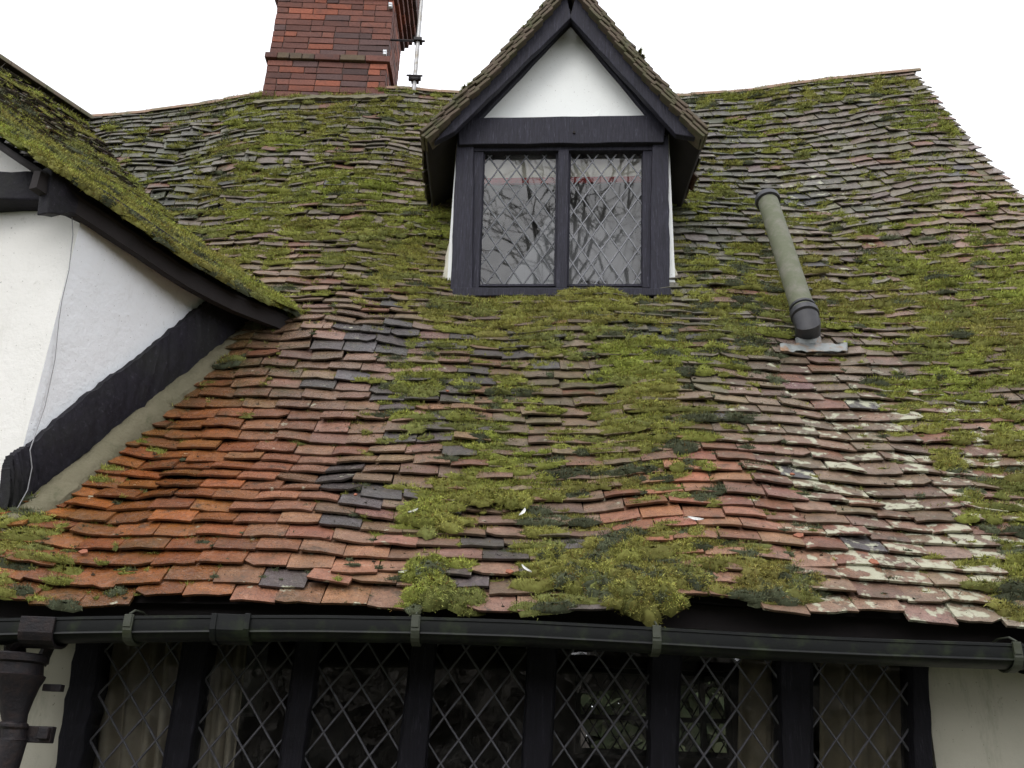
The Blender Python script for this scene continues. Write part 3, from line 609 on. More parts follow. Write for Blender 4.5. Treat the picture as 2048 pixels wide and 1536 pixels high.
def leaded(Q, nx, ny, phx, phy, cw, matl, matg, parent, seed=0, border=True, lattice_only=False, tilt=.006):
    """Q: bl,br,tr,tl corners in 3D; nx, ny diamonds across/up; builds the came lattice and the diamond quarries"""
    Q = [np.array(q, float) for q in Q]; r = random.Random(seed)
    def B(s, t): return Q[0] * (1 - s) * (1 - t) + Q[1] * s * (1 - t) + Q[2] * s * t + Q[3] * (1 - s) * t
    n = nrm(np.cross(Q[1] - Q[0], Q[3] - Q[0])); n = -n if n[1] > 0 else n
    bm = bmesh.new()
    def bar(p0, p1, w, h):
        d = nrm(p1 - p0); s = np.cross(d, n) * w / 2; mid = [p0 + (p1 - p0) * t for t in (0, 1)]
        r_ = []
        for m_ in mid: r_.append([bm.verts.new(v) for v in (m_ - s - n * h * .4, m_ - s + n * h * .3, m_ - s * .4 + n * h, m_ + s * .4 + n * h, m_ + s + n * h * .3, m_ + s - n * h * .4)])
        for k in range(6): bm.faces.new((r_[0][k], r_[0][(k + 1) % 6], r_[1][(k + 1) % 6], r_[1][k]))
        bm.faces.new(r_[0]); bm.faces.new(r_[1])
    K = int(nx + ny) + 3
    for sgn in (1, -1):
        for k in range(-K, K):
            # lines  u*nx + sgn*v*ny = k + ph
            c = k + (phx if sgn > 0 else phy)
            c2 = clip_line((c / nx, 0), (-sgn * ny / nx, 1)) if True else None
            if c2 is None: continue
            p0 = (c / nx - sgn * ny / nx * c2[0], c2[0]); p1 = (c / nx - sgn * ny / nx * c2[1], c2[1])
            m = 4; pr = B(*p0) + n * (.0012 if sgn > 0 else 0)
            for j in range(1, m + 1):
                t = j / m; q = B(p0[0] + (p1[0] - p0[0]) * t, p0[1] + (p1[1] - p0[1]) * t) + n * (.0012 if sgn > 0 else 0)
                if j < m: q = q + nrm(Q[1] - Q[0]) * r.uniform(-.0015, .0015)
                bar(pr, q, cw * r.uniform(.9, 1.1), .0042); pr = q
    if border:
        for a, b in ((0, 1), (1, 2), (2, 3), (3, 0)): bar(Q[a], Q[b], cw * 1.7, .005)
    lat = bm_obj("lead_lattice", bm, matl, parent)
    # quarries
    bm = bmesh.new()
    def clip_poly(poly):
        for ax, lim, sg in ((0, 0, 1), (0, 1, -1), (1, 0, 1), (1, 1, -1)):
            out = []
            for i in range(len(poly)):
                a, b = poly[i], poly[(i + 1) % len(poly)]; da, db = (a[ax] - lim) * sg, (b[ax] - lim) * sg
                if da >= 0: out.append(a)
                if da * db < 0:
                    t = da / (da - db); out.append((a[0] + (b[0] - a[0]) * t, a[1] + (b[1] - a[1]) * t))
            poly = out
            if not poly: return None
        return poly
    for i in range(-K, K):
        for j in range(-K, K):
            c = []
            for (a, b) in ((0, 0), (1, 0), (1, 1), (0, 1)):
                A_, B_ = i + a + phx, j + b + phy; c.append(((A_ + B_) / 2 / nx, (A_ - B_) / 2 / ny))
            pl = clip_poly(c)
            if not pl or len(pl) < 3: continue
            ar_ = abs(sum(pl[k][0] * pl[(k + 1) % len(pl)][1] - pl[(k + 1) % len(pl)][0] * pl[k][1] for k in range(len(pl)))) / 2
            if ar_ < 1e-5: continue
            cc = (sum(p[0] for p in pl) / len(pl), sum(p[1] for p in pl) / len(pl)); tx, ty = r.gauss(0, tilt), r.gauss(0, tilt); C3 = B(*cc)
            vs = []
            for p in pl:
                P = B(*p); dlt = P - C3; P = P + n * (dlt @ nrm(Q[1] - Q[0]) * tx + dlt[2] * ty); vs.append(bm.verts.new(P))
            f_ = bm.faces.new(vs); f_.normal_update()
            if f_.normal.dot(Vector(n)) < 0: f_.normal_flip()
    bm_obj("glass", bm, matg, parent, recalc=False)
    return lat
yt, yb = 1255, 1900
for i in range(7):
    a = ext(posts[i], 0, yt)[1] - 4, ext(posts[i + 1], 0, yt)[0] + 4; b = ext(posts[i], 0, yb)[1] - 4, ext(posts[i + 1], 0, yb)[0] + 4
    Yg = YW + .005; Q = [Py(b[0], yb, Yg), Py(b[1], yb, Yg), Py(a[1], yt, Yg), Py(a[0], yt, Yg)]
    bm = bmesh.new()      # slim casement frame round each light
    for k, (p, q) in enumerate(((0, 1), (1, 2), (2, 3), (3, 0))):
        c = sum(Q) / 4; A_, B_ = Q[p], Q[q]; ia = A_ + (c - A_) * .06; ib = B_ + (c - B_) * .06
        ia = A_ + nrm([(c - A_)[0], 0, 0]) * .014 + nrm([0, 0, (c - A_)[2]]) * .014; ib = B_ + nrm([(c - B_)[0], 0, 0]) * .014 + nrm([0, 0, (c - B_)[2]]) * .014
        board(bm, A_ + (0, -.008, 0), ia + (0, -.008, 0), B_ + (0, -.008, 0), ib + (0, -.008, 0), (0, .02, 0), 4, .0006, k)
    wname = bm_obj("window", bm, M['timber'], house)
    wpx = (b[1] - b[0] + a[1] - a[0]) / 2
    leaded(Q, wpx / 66, 645 / 97, .35 + .27 * i, .1 + .6 * i, .0075, M['lead'], M['glass'], wname, 40 + i)

# room behind the lower windows
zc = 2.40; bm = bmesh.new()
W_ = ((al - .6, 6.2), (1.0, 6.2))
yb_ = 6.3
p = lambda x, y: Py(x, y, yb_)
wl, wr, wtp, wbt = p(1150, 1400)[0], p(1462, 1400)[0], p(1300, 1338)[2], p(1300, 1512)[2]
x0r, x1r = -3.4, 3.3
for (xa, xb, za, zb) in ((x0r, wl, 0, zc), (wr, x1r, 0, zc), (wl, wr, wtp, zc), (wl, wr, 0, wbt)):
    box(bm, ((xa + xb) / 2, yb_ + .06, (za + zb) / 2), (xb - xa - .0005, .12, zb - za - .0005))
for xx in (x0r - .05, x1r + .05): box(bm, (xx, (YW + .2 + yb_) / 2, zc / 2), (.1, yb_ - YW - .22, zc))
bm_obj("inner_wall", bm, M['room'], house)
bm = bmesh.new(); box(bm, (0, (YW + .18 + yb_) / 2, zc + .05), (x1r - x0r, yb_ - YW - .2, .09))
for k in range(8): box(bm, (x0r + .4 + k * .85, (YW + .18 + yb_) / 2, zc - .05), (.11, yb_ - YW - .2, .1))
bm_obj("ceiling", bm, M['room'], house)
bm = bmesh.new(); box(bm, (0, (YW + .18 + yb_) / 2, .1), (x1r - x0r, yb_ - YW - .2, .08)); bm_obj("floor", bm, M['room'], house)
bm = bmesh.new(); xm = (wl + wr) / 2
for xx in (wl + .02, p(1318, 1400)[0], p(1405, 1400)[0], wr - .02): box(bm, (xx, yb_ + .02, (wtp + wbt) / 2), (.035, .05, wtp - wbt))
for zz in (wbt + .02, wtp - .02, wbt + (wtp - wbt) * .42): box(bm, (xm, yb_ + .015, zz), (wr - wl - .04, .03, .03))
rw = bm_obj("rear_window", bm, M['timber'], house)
leaded([(wl, yb_ + .05, wbt), (wr, yb_ + .05, wbt), (wr, yb_ + .05, wtp), (wl, yb_ + .05, wtp)], (wr - wl) / .10, (wtp - wbt) / .16, .3, .2, .009, M['timber'], M['glass'], rw, 77)
def curtain(px0, px1, Y, mat, label, folds=7, top=1200, bot=1950, amp=.025, group=None):
    a, b = Py(px0[0], top, Y), Py(px1[0], top, Y); c, d = Py(px0[1], bot, Y), Py(px1[1], bot, Y)
    nu, nv = folds * 10, 6; us = np.linspace(0, 1, nu); P = []
    for t in np.linspace(0, 1, nv):
        for u in us:
            q = (a * (1 - u) + b * u) * (1 - t) + (c * (1 - u) + d * u) * t
            P.append(q + np.array([0, amp * math.sin(u * folds * 6.283 + 1.1 * math.sin(u * 9) + t * .6) + .008 * math.sin(u * 55), 0]))
    idx = np.arange(nu * nv).reshape(nv, nu); F = np.stack([idx[:-1, :-1], idx[:-1, 1:], idx[1:, 1:], idx[1:, :-1]], -1).reshape(-1, 4)
    o = np_mesh("curtain", P, F, mat, None, smooth=True); m = o.modifiers.new("solid", 'SOLIDIFY'); m.thickness = .004
    return tag(o, label, "curtain", group)
curtain((180, 110), (400, 330), YW + .10, M['curtain'], "beige curtain hanging behind the leftmost leaded light", 6, group="curtains behind the lower windows")
curtain((405, 350), (505, 420), YW + .10, M['curtain'], "narrow strip of beige curtain behind the second leaded light from the left", 3, group="curtains behind the lower windows")
curtain((1640, 1640), (1835, 1840), YW + .10, M['browncurtain'], "brown curtain hanging behind the rightmost leaded light beside the cream wall", 3, group="curtains behind the lower windows")
curtain((1480, 1470), (1590, 1590), YW + .12, M['browncurtain'], "drawn back brown curtain half covering the second light from the right", 2, group="curtains behind the lower windows")

# chimney ---------------------------------------------------------
YC = hit(645, 200)[1]
bl = Py(522, 196, YC); br = Py(768, 190, YC); zb0 = bl[2] - .45; cw_ = br[0] - bl[0]; cdp = .62
ztopc = Py(660, -140, YC)[2]; zband = Py(650, 128, YC)[2]; zcap = Py(560, -2, YC)[2]
bm = bmesh.new(); cxm = (bl[0] + br[0]) / 2
box(bm, (cxm, YC + cdp / 2 + .005, (zb0 + ztopc) / 2), (cw_ - .012, cdp - .012, ztopc - zb0)); 
core_me = bpy.data.meshes.new("core")
V, F, T = [], [], []
bmesh.ops.recalc_face_normals(bm, faces=bm.faces)
for v in bm.verts: V.append(tuple(v.co)); T.append((.15, .11, .09))
for f in bm.faces: F.append([v.index for v in f.verts])
bm.free()
def add_brick(c, s, col):
    b = len(V); j = lambda: random.uniform(-.0025, .0025)
    for dx in (-.5, .5):
        for dy in (-.5, .5):
            for dz in (-.5, .5): V.append((c[0] + dx * s[0] + j(), c[1] + dy * s[1] + j(), c[2] + dz * s[2] + j())); T.append(col)
    for f in ((0, 1, 3, 2), (4, 6, 7, 5), (0, 4, 5, 1), (2, 3, 7, 6), (0, 2, 6, 4), (1, 5, 7, 3)): F.append([b + k for k in f])
def bcol():
    q = random.random()
    if q < .14: c = (.29, .09, .05)
    elif q < .30: c = (.10, .055, .05)
    elif q < .7: c = (.15, .06, .045)
    else: c = (.19, .072, .05)
    k = random.uniform(.75, 1.2); return tuple(v * k for v in c)
ch = .067; z = zb0; row = 0
while z < ztopc:
    zc_ = z + ch / 2; out = 0; dz = z - zband
    green = False
    if abs(dz) < .037: out, green = .026, True
    if z > zcap + .0: out = .03 + .03 * min(4, int((z - zcap) / ch))
    xa, xb = bl[0] - out, br[0] + out; ya, yb2 = YC - out, YC + cdp + out
    x = xa; k = 0; lens = []
    head = (row % 2 == 1)
    while x < xb - .02:
        ln = (.108 if (k == 0 and head) or (random.random() < .25) else .222); ln = min(ln, xb - x)
        if xb - x - ln < .05: ln = xb - x
        c = bcol(); 
        if green: c = (.12, .085, .05) if random.random() < .7 else c
        if z < zband - .3 * 0 and random.random() < .3: c = tuple(v * .8 for v in c)
        add_brick((x + ln / 2, ya + .05, zc_), (ln - .006, .1, ch - .006), c); x += ln; k += 1
    y = ya + .1; k = 0
    while y < yb2 - .02:
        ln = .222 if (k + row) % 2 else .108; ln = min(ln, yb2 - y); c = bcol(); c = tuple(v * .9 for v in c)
        add_brick((xb - .05, y + ln / 2, zc_), (.1, ln - .009, ch - .009), c); add_brick((xa + .05, y + ln / 2, zc_), (.1, ln - .009, ch - .009), c); y += ln; k += 1
    if out > .04:
        add_brick((cxm, (ya + yb2) / 2 + .05, zc_), (xb - xa - .21, yb2 - ya - .12, ch - .012), (.2, .08, .06))
    z += ch; row += 1
me = bpy.data.meshes.new("chimney"); me.from_pydata(V, [], F); a_ = me.attributes.new("tint", 'FLOAT_COLOR', 'POINT')
a_.data.foreach_set("color", np.concatenate([np.array(T, dtype=np.float32), np.ones((len(T), 1), dtype=np.float32)], 1).ravel()); me.materials.append(M['brick'])
chim = link(bpy.data.objects.new("chimney", me), house); m_ = chim.modifiers.new("bevel", 'BEVEL'); m_.width = .003; m_.segments = 1; m_.limit_method = 'ANGLE'
chim["label"] = "weathered red brick chimney stack with a projecting course"
# mortar fillet at its base
bm = bmesh.new(); pr = None
for k in range(22):
    u = k / 21; x = bl[0] - .04 + u * (cw_ + .08); y = YC - .01; zz = zroof_at(x, y) + .01
    ring = [bm.verts.new(p_) for p_ in ((x, y, zz + .05 + random.uniform(-.012, .012)), (x, y - .025, zz + .02), (x, y - .065 + random.uniform(-.01, .01), zz - .035), (x, y + .02, zz - .05))]
    if pr:
        for q in range(3): bm.faces.new((pr[q], pr[q + 1], ring[q + 1], ring[q]))
    pr = ring
bm_obj("mortar_fillet", bm, M['mortar'], chim, smooth=True)
for nm, (cx, cy) in (("upper pale cable clip high on the brick chimney corner", (781, 13)), ("lower pale cable clip on the brick chimney corner near its base", (770, 108))):
    P = Py(cx, cy, YC - .012); t_ = thing("cable_clip", nm, "clip", P, "pale clips on the chimney corner")
    bm = bmesh.new(); box(bm, P + (0, -.012, .014), (.032, .03, .022)); box(bm, P + (.002, -.012, -.014), (.03, .03, .022)); bm_obj("clip_body", bm, M['clip'], t_, .003)
    bm = bmesh.new(); box(bm, P + (0, -.004, 0), (.022, .012, .062)); bm_obj("strap", bm, M['steel'], t_, .002)
# aerial mast
ma = Py(829, 172, 6.25); mb = Py(856, -160, 6.25)
mast = thing("aerial_mast", "thin galvanised aerial mast bracketed to the chimney behind the ridge", "mast", ma)
bm = bmesh.new(); tube(bm, [ma - (0, 0, .25), ma + (mb - ma) * .5, mb], .018, 12); bm_obj("pole", bm, M['steel'], mast, smooth=True)
bm = bmesh.new(); q = ma + (mb - ma) * (1 - (88 + 160) / 332); tube(bm, [(br[0] - .01, q[1], q[2]), q, q + (.06, .0, 0)], .010, 8); box(bm, q, (.07, .07, .03)); bm_obj("bracket", bm, M['iron'], mast)
bm = bmesh.new(); q = ma + (mb - ma) * .035; box(bm, q, (.065, .06, .05)); box(bm, q + (-.042, -.02, 0), (.022, .03, .055)); box(bm, q + (.042, -.02, 0), (.022, .03, .045)); tube(bm, [q + (-.07, -.05, 0), q + (.07, -.05, 0)], .008, 8); bm_obj("clamp", bm, M['iron'], mast, .003)

# ================================================================== DORMER
dorm = thing("dormer", "gabled attic dormer with black timbers and a two light leaded window on the mossy roof", "dormer", (DS[0], YD, DS[2]))
YB = YD - .16
def dpx(name, q, Y, th, mat, n=8, wob=.003, seed=0, bevel=.005, parent=dorm):
    bm = bmesh.new(); board_px(bm, q, Y, th, n, wob, seed); return bm_obj(name, bm, mat, parent, bevel)
dpx("post", [(914, 270), (948, 270), (900, 582), (944, 582)], YD - .03, .12, M['dtimber'], 12, .003, 1)
dpx("post", [(1305, 270), (1337, 270), (1300, 584), (1340, 584)], YD - .03, .12, M['dtimber'], 12, .003, 2)
dpx("tie_beam", [(915, 236), (918, 289), (1333, 229), (1328, 284)], YD - .055, .16, M['dtimber'], 12, .003, 3)
dpx("sill", [(905, 575), (905, 592), (1342, 575), (1342, 590)], YD - .075, .15, M['dtimber'], 10, .003, 4)
dpx("window_head", [(946, 287), (946, 302), (1306, 282), (1306, 300)], YD - .015, .09, M['dtimber'], 8, .001, 5)
dpx("mullion", [(1117, 298), (1138, 298), (1112, 576), (1134, 576)], YD - .022, .07, M['dtimber'], 8, .001, 6)
dpx("jamb", [(946, 290), (968, 290), (941, 576), (958, 576)], YD - .006, .07, M['dtimber'], 8, .001, 7)
dpx("jamb", [(1286, 290), (1307, 290), (1285, 576), (1303, 576)], YD - .006, .07, M['dtimber'], 8, .001, 8)
YG = YD + .03
for k, ((tl, tr), (b0, b1), (y0, y1)) in enumerate((((966, 1117), (955, 1113), (302, 575)), ((1137, 1288), (1132, 1287), (301, 575)))):
    Q = [Py(b0, y1, YG), Py(b1, y1, YG), Py(tr, y0, YG), Py(tl, y0, YG)]
    bm = bmesh.new()
    for e, (p_, q_) in enumerate(((0, 1), (1, 2), (2, 3), (3, 0))):
        c = sum(Q) / 4; A_, B_ = Q[p_], Q[q_]; f_ = .016
        ia = A_ + (np.sign((c - A_)[0]) * f_, 0, np.sign((c - A_)[2]) * f_); ib = B_ + (np.sign((c - B_)[0]) * f_, 0, np.sign((c - B_)[2]) * f_)
        board(bm, A_ + (0, -.016, 0), ia + (0, -.016, 0), B_ + (0, -.016, 0), ib + (0, -.016, 0), (0, .03, 0), 3, .0005, e)
    cs = bm_obj("casement", bm, M['dtimber'], dorm, .002)
    cc = sum(Q) / 4
    leaded(Q, 4.15, 5.35, .45 if k == 0 else .2, .3 if k == 0 else .45, .0098, M['midlead'] if k == 0 else M['lightlead'], M['dglass'], cs, 60 + k, tilt=.007)
# gable panel (uneven lower edge) and flaking skin
bm = bmesh.new(); pts = [Py(x, y, YD + .01) for x, y in ((935, 248), (1000, 247), (1080, 249), (1150, 247), (1230, 244), (1320, 243), (1143, -10))]
prism(bm, pts, (0, .06, 0)); bm_obj("gable_panel", bm, M['gable'], dorm)
bm = bmesh.new(); P = [Py(x, y, YD + .004) for x, y in ((1168, 243), (1180, 232), (1203, 224), (1196, 236))]; P[2] = P[2] + (0, -.03, 0); P[3] = P[3] + (0, -.02, 0); prism(bm, P, (0, -.003, 0)); bm_obj("plaster_flake", bm, M['gable'], dorm)
bm = bmesh.new(); P = Py(1148, 265, YD - .058); bmesh.ops.create_cone(bm, cap_ends=True, segments=14, radius1=.009, radius2=.009, depth=.012, matrix=Matrix.Translation(Vector(P)) @ Matrix.Rotation(R(90), 4, 'X')); bm_obj("peg_hole", bm, M['under'], dorm)
# barge boards
dpx("barge_board", [(1130, -22), (1143, 34), (868, 284), (910, 262)], YB, .045, M['dtimber'], 14, .003, 11)
dpx("barge_board", [(1155, -22), (1140, 34), (1398, 276), (1352, 268)], YB + .002, .045, M['dtimber'], 14, .003, 12)
# second, inner timber of each gable slope (the rafter pair seen below the barge)
dpx("gable_rafter", [(1120, 15), (1143, 44), (915, 262), (950, 246)], YD - .03, .08, M['dtimber'], 10, .003, 13)
dpx("gable_rafter", [(1165, 15), (1141, 44), (1340, 262), (1305, 240)], YD - .028, .08, M['dtimber'], 10, .003, 14)
# dormer roof slopes
YV = YB - .05
el = Py(848, 268, YV); er = Py(1411, 264, YV); ap = Py(1143, -52, YV)
zel, zer = el[2], er[2]
def back_y(x, z):      # where a level line meets the main roof
    ys = np.linspace(YE, YR, 400); zz = roof_z(np.full(400, x), ys); k = np.searchsorted(zz, z); return ys[min(k, 399)]
yl, yr_, ya_ = back_y(el[0], zel) + .1, back_y(er[0], zer) + .12, back_y(ap[0], ap[2]) + .1
def mkS(e, sgn, yback_e):
    L = math.hypot(ap[0] - e[0], ap[2] - e[2])
    def f(u, v):
        u = np.asarray(u, float); v = np.asarray(v, float); t = v / L
        x = e[0] + (ap[0] - e[0]) * t; z = e[2] + (ap[2] - e[2]) * t; y = YV + (u if sgn > 0 else -u)
        sag = -.03 * np.sin(np.pi * np.clip(t, 0, 1)) + (fbm(u * 3, v * 3, 50) - .5) * .02
        return np.stack([x + np.sign(e[0] - ap[0]) * sag * .7, y, z + sag * .6 + .02 * (fbm(u * 2, v, 51) - .5)], -1)
    return f, L
for sgn, e, yb2, nm in ((-1, el, yl, 'l'), (1, er, yr_, 'r')):
    f, L = mkS(e, sgn, yb2)
    u0, u1 = (0.0, ya_ - YV) if sgn > 0 else (-(ya_ - YV), 0.0)
    kp = lambda u, v, C: C[:, 2] > roof_z(C[:, 0], C[:, 1]) - .08
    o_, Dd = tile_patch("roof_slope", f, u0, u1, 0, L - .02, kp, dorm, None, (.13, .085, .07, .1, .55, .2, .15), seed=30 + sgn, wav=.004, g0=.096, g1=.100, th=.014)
    Pm = cushions(Dd, np.full(len(Dd['U']), .42 if sgn < 0 else .30), 50 + sgn, .7)
    moss_obj("moss", *Pm, label=("olive moss growing on the left tiled slope of the dormer" if sgn < 0 else "sparse brown moss on the right tiled slope of the dormer"), seed=60 + sgn)
    # boarding below the tiles, and the underside
    us = np.linspace(*( (.03, ya_ - YV) if sgn > 0 else (-(ya_ - YV), -.03)), 14); vs = np.linspace(.0, L, 10)
    kk = (lambda c: c[:, 2] > roof_z(c[:, 0], c[:, 1]) - .25)
    so = surf_grid("soffit", f, us, vs, (0, 0, -.022), M['under'], dorm, kk); md = so.modifiers.new("solid", 'SOLIDIFY'); md.thickness = .03; md.offset = -1 
    # undercloak: doubled tile edges and mortar along the verge
    bm = bmesh.new(); k = 0; v = .0
    while v < L - .03:
        for ly in range(3):
            v0_ = v + random.uniform(-.012, .012) - .012 * ly; ln = .112 + random.uniform(-.01, .015)
            a = f(np.array([0.]), np.array([v0_]))[0]; b = f(np.array([0.]), np.array([min(v0_ + ln, L)]))[0]; d = b - a; up_ = nrm(np.cross(d, (0, 1, 0))); up_ = up_ if up_[2] > 0 else -up_
            t0 = .027 - ly * .024; t1 = .012 - ly * .024; j_ = random.uniform(-.006, .006); oy = np.array([0, -.014 + j_ + ly * .006, 0])
            board(bm, a + up_ * t0 + oy, a + up_ * (t0 - .019) + oy, b + up_ * t1 + oy, b + up_ * (t1 - .019) + oy, (0, .14, 0), 3, .002, k * 3 + ly)
        v += .1; k += 1
    bm_obj("undercloak", bm, M['verge'], dorm, .003)
# dormer ridge tiles
bm = bmesh.new(); y = YV - .01
while y < ya_:
    ln = .3
    for rr_ in (.085,):
        ra = []
        for yy in (y, y + ln - .004):
            o1 = [bm.verts.new((ap[0] + math.cos(math.pi * k / 8) * rr_, yy, ap[2] - .05 + math.sin(math.pi * k / 8) * rr_)) for k in range(9)]
            o2 = [bm.verts.new((ap[0] + math.cos(math.pi * k / 8) * (rr_ - .015), yy, ap[2] - .05 + math.sin(math.pi * k / 8) * (rr_ - .015))) for k in range(9)]; ra.append((o1, o2))
        for k in range(8):
            for q in (0, 1): bm.faces.new((ra[0][q][k], ra[0][q][k + 1], ra[1][q][k + 1], ra[1][q][k]))
            for e in (0, 1): bm.faces.new((ra[e][0][k], ra[e][0][k + 1], ra[e][1][k + 1], ra[e][1][k]))
    y += ln
bm_obj("ridge_tiles", bm, M['ridge'], dorm, smooth=True)
# cheeks
zpl = Py(1130, 265, YD)[2]
for (pxb, pxt, sg) in ((1341, 1336, 1), (906, 914, -1)):
    a = Py(pxb, 585, YD + .03); b = Py(pxt, 262, YD + .03); x = (a[0] + b[0]) / 2
    ys = np.linspace(YD + .03, YD + 1.0, 12); bot = [(x + sg * (.018 if q == 0 else .03), y, min(zroof_at(x, y) - .02, zpl + .05)) for q, y in enumerate(ys)]
    bm = bmesh.new(); prism(bm, bot + [(x + sg * .03, YD + 1.0, zpl + .06), (x - sg * .0 + sg * .018, YD + .03, zpl + .06)], (-sg * .06, 0, 0)); bm_obj("cheek", bm, M['gable'], dorm)
    # rough mortar skirt where the cheek meets the tiles
    bm = bmesh.new(); pr = None
    for k in range(14):
        y = YD + .05 + k * .05; zz = zroof_at(x, y); o0 = x + sg * .015
        j = random.uniform(-.012, .012)
        ring = [bm.verts.new(p_) for p_ in ((o0, y, zz + .12 + j), (o0 + sg * (.022 + j * .4), y, zz + .08 + j), (o0 + sg * (.034 + j * .5), y - .005, zz + .035), (o0 + sg * .04, y, zz - .02), (o0, y, zz - .04))]
        if pr:
            for q in range(4): bm.faces.new((pr[q], pr[q + 1], ring[q + 1], ring[q]))
        else: bm.faces.new(ring)
        pr = ring
    bm_obj("mortar_fillet", bm, M['wall'], dorm, smooth=True)
# inside the dormer: sloped ceilings, back wall, blind with red trim
bm = bmesh.new(); x0, x1 = dl + .06, dr - .06; zb_ = DS[2] - .1
for x in (x0, x1): box(bm, (x, YD + .75, (zb_ + zpl) / 2), (.03, 1.25, zpl - zb_))
box(bm, ((x0 + x1) / 2, YD + 1.5, (zb_ + zpl) / 2), (x1 - x0, .03, zpl - zb_)); box(bm, ((x0 + x1) / 2, YD + .8, zpl + .03), (x1 - x0, 1.4, .03)); bm_obj("inner_wall", bm, M['darkin'], dorm)
bm = bmesh.new(); prism(bm, [Py(x, y, YD + .34) for x, y in ((1125, 385), (1125, 620), (985, 620))], (0, .03, 0)); bm_obj("inner_lining", bm, M['inner'], dorm); bm = bmesh.new(); prism(bm, [Py(x, y, YD + .45) for x, y in ((1285, 345), (1285, 620), (1130, 620), (1130, 345))], (0, .03, 0)); bm_obj("inner_door", bm, M['greyin'], dorm)
bm = bmesh.new(); box(bm, ((x0 + x1) / 2, YD + .8, zb_), (x1 - x0, 1.4, .03)); bm_obj("inner_floor", bm, M['darkin'], dorm)
bt = thing("window_blind", "cream roller blind with a red lower trim at the top of the dormer window", "blind", Py(1120, 330, YD + .11))
bm = bmesh.new(); board_px(bm, [(950, 285), (952, 357), (1300, 282), (1298, 352)], YD + .11, .008, 8, .001, 3); bm_obj("blind_cloth", bm, M['blind'], bt)
bm = bmesh.new(); board_px(bm, [(960, 356.5), (962, 368), (1292, 352), (1291, 363)], YD + .105, .018, 8, .001, 4); bm_obj("trim", bm, M['red'], bt)

# ================================================================== WING (left)
wing = thing("house_wing", "white plastered wing at the left with a mossy eave and curved black timber", "house wing", (Cb[0] - .6, Cb[1] + .6, 0))
wd = nrm(np.array([*(Cw - Cb)[:2], 0])); up = np.array([0, 0, 1.])
def Wp(px, py, off=0): return Pplane(px, py, Cb + wn * off, wn)
Wback = Cb + wd * 1.75
ztl = Ct[2]; 
topb = Wp(440, 575); 
bm = bmesh.new()
P = [Cb - up * .5, Wback - up * .6, np.array([Wback[0], Wback[1], E1[2] + .02]), Wp(300, 500) + up * .02, np.array([Cb[0], Cb[1], ztl + .02])]
prism(bm, P, -wn * .1); bm_obj("side_wall", bm, M['white'], wing)
# front wall (towards the viewer), turned square to the wing
fn = nrm(np.cross(up, dW)); fd = -np.array([dW[1], -dW[0], 0])          # direction to the left along the gable
fd = nrm(fd)
if fd[0] > 0: fd = -fd
fdw = nrm(np.array([-1.0, .12, 0]))
bm = bmesh.new(); A0 = Cb - up * .6; pts = [A0, A0 + fdw * 3.2, np.array([*(Cb + fdw * 3.2)[:2], ztl + .03]), np.array([*(Cb)[:2], ztl + .03])]
prism(bm, pts, (.02, .12, 0)); bm_obj("front_wall", bm, M['cream'], wing)
# rounded corner where the walls meet
if 0: tube(bm, [Cb - up * .6 + (.004, .02, 0), Cb + (.0, .022, .4), Cb + (-.004, .022, .9), np.array([Cb[0] - .004, Cb[1] + .022, ztl + .05])], [.028, .03, .027, .028], 14)
# curved timber on the side wall
uo = [(18, 940), (27, 910), (68, 886), (184, 783), (304, 698), (384, 628), (435, 592), (520, 562)]
lo = [(8, 1052), (22, 1038), (80, 982), (172, 908), (272, 829), (372, 754), (448, 700), (528, 655)]
bm = bmesh.new(); n_ = 110; tt = np.linspace(0, 1, n_); rings = []
ux, uy = np.interp(tt, np.linspace(0, 1, 8), [p_[0] for p_ in uo]), np.interp(tt, np.linspace(0, 1, 8), [p_[1] for p_ in uo])
lx, ly = np.interp(tt, np.linspace(0, 1, 8), [p_[0] for p_ in lo]), np.interp(tt, np.linspace(0, 1, 8), [p_[1] for p_ in lo])
for k in range(n_):
    a = Wp(ux[k] + random.uniform(-1, 1), uy[k] + random.uniform(-3, 2) + 5 * (vn(k * .23, 1.5, 3) - .5), .035); b = Wp(lx[k] + random.uniform(-2, 2), ly[k] + random.uniform(-3, 3), .035)
    ring = []
    for q in range(5):
        t = q / 4; ring.append(bm.verts.new(a + (b - a) * t + wn * (random.uniform(-.006, .006) + .012 * math.sin(math.pi * t))))
    ring.append(bm.verts.new(b - wn * .04)); ring.append(bm.verts.new(a - wn * .04)); rings.append(ring)
for k in range(n_ - 1):
    for q in range(7): bm.faces.new((rings[k][q], rings[k][(q + 1) % 7], rings[k + 1][(q + 1) % 7], rings[k + 1][q]))
bm.faces.new(rings[0]); bm.faces.new(rings[-1]); bm_obj("curved_brace", bm, M['btimber'], wing, smooth=True)
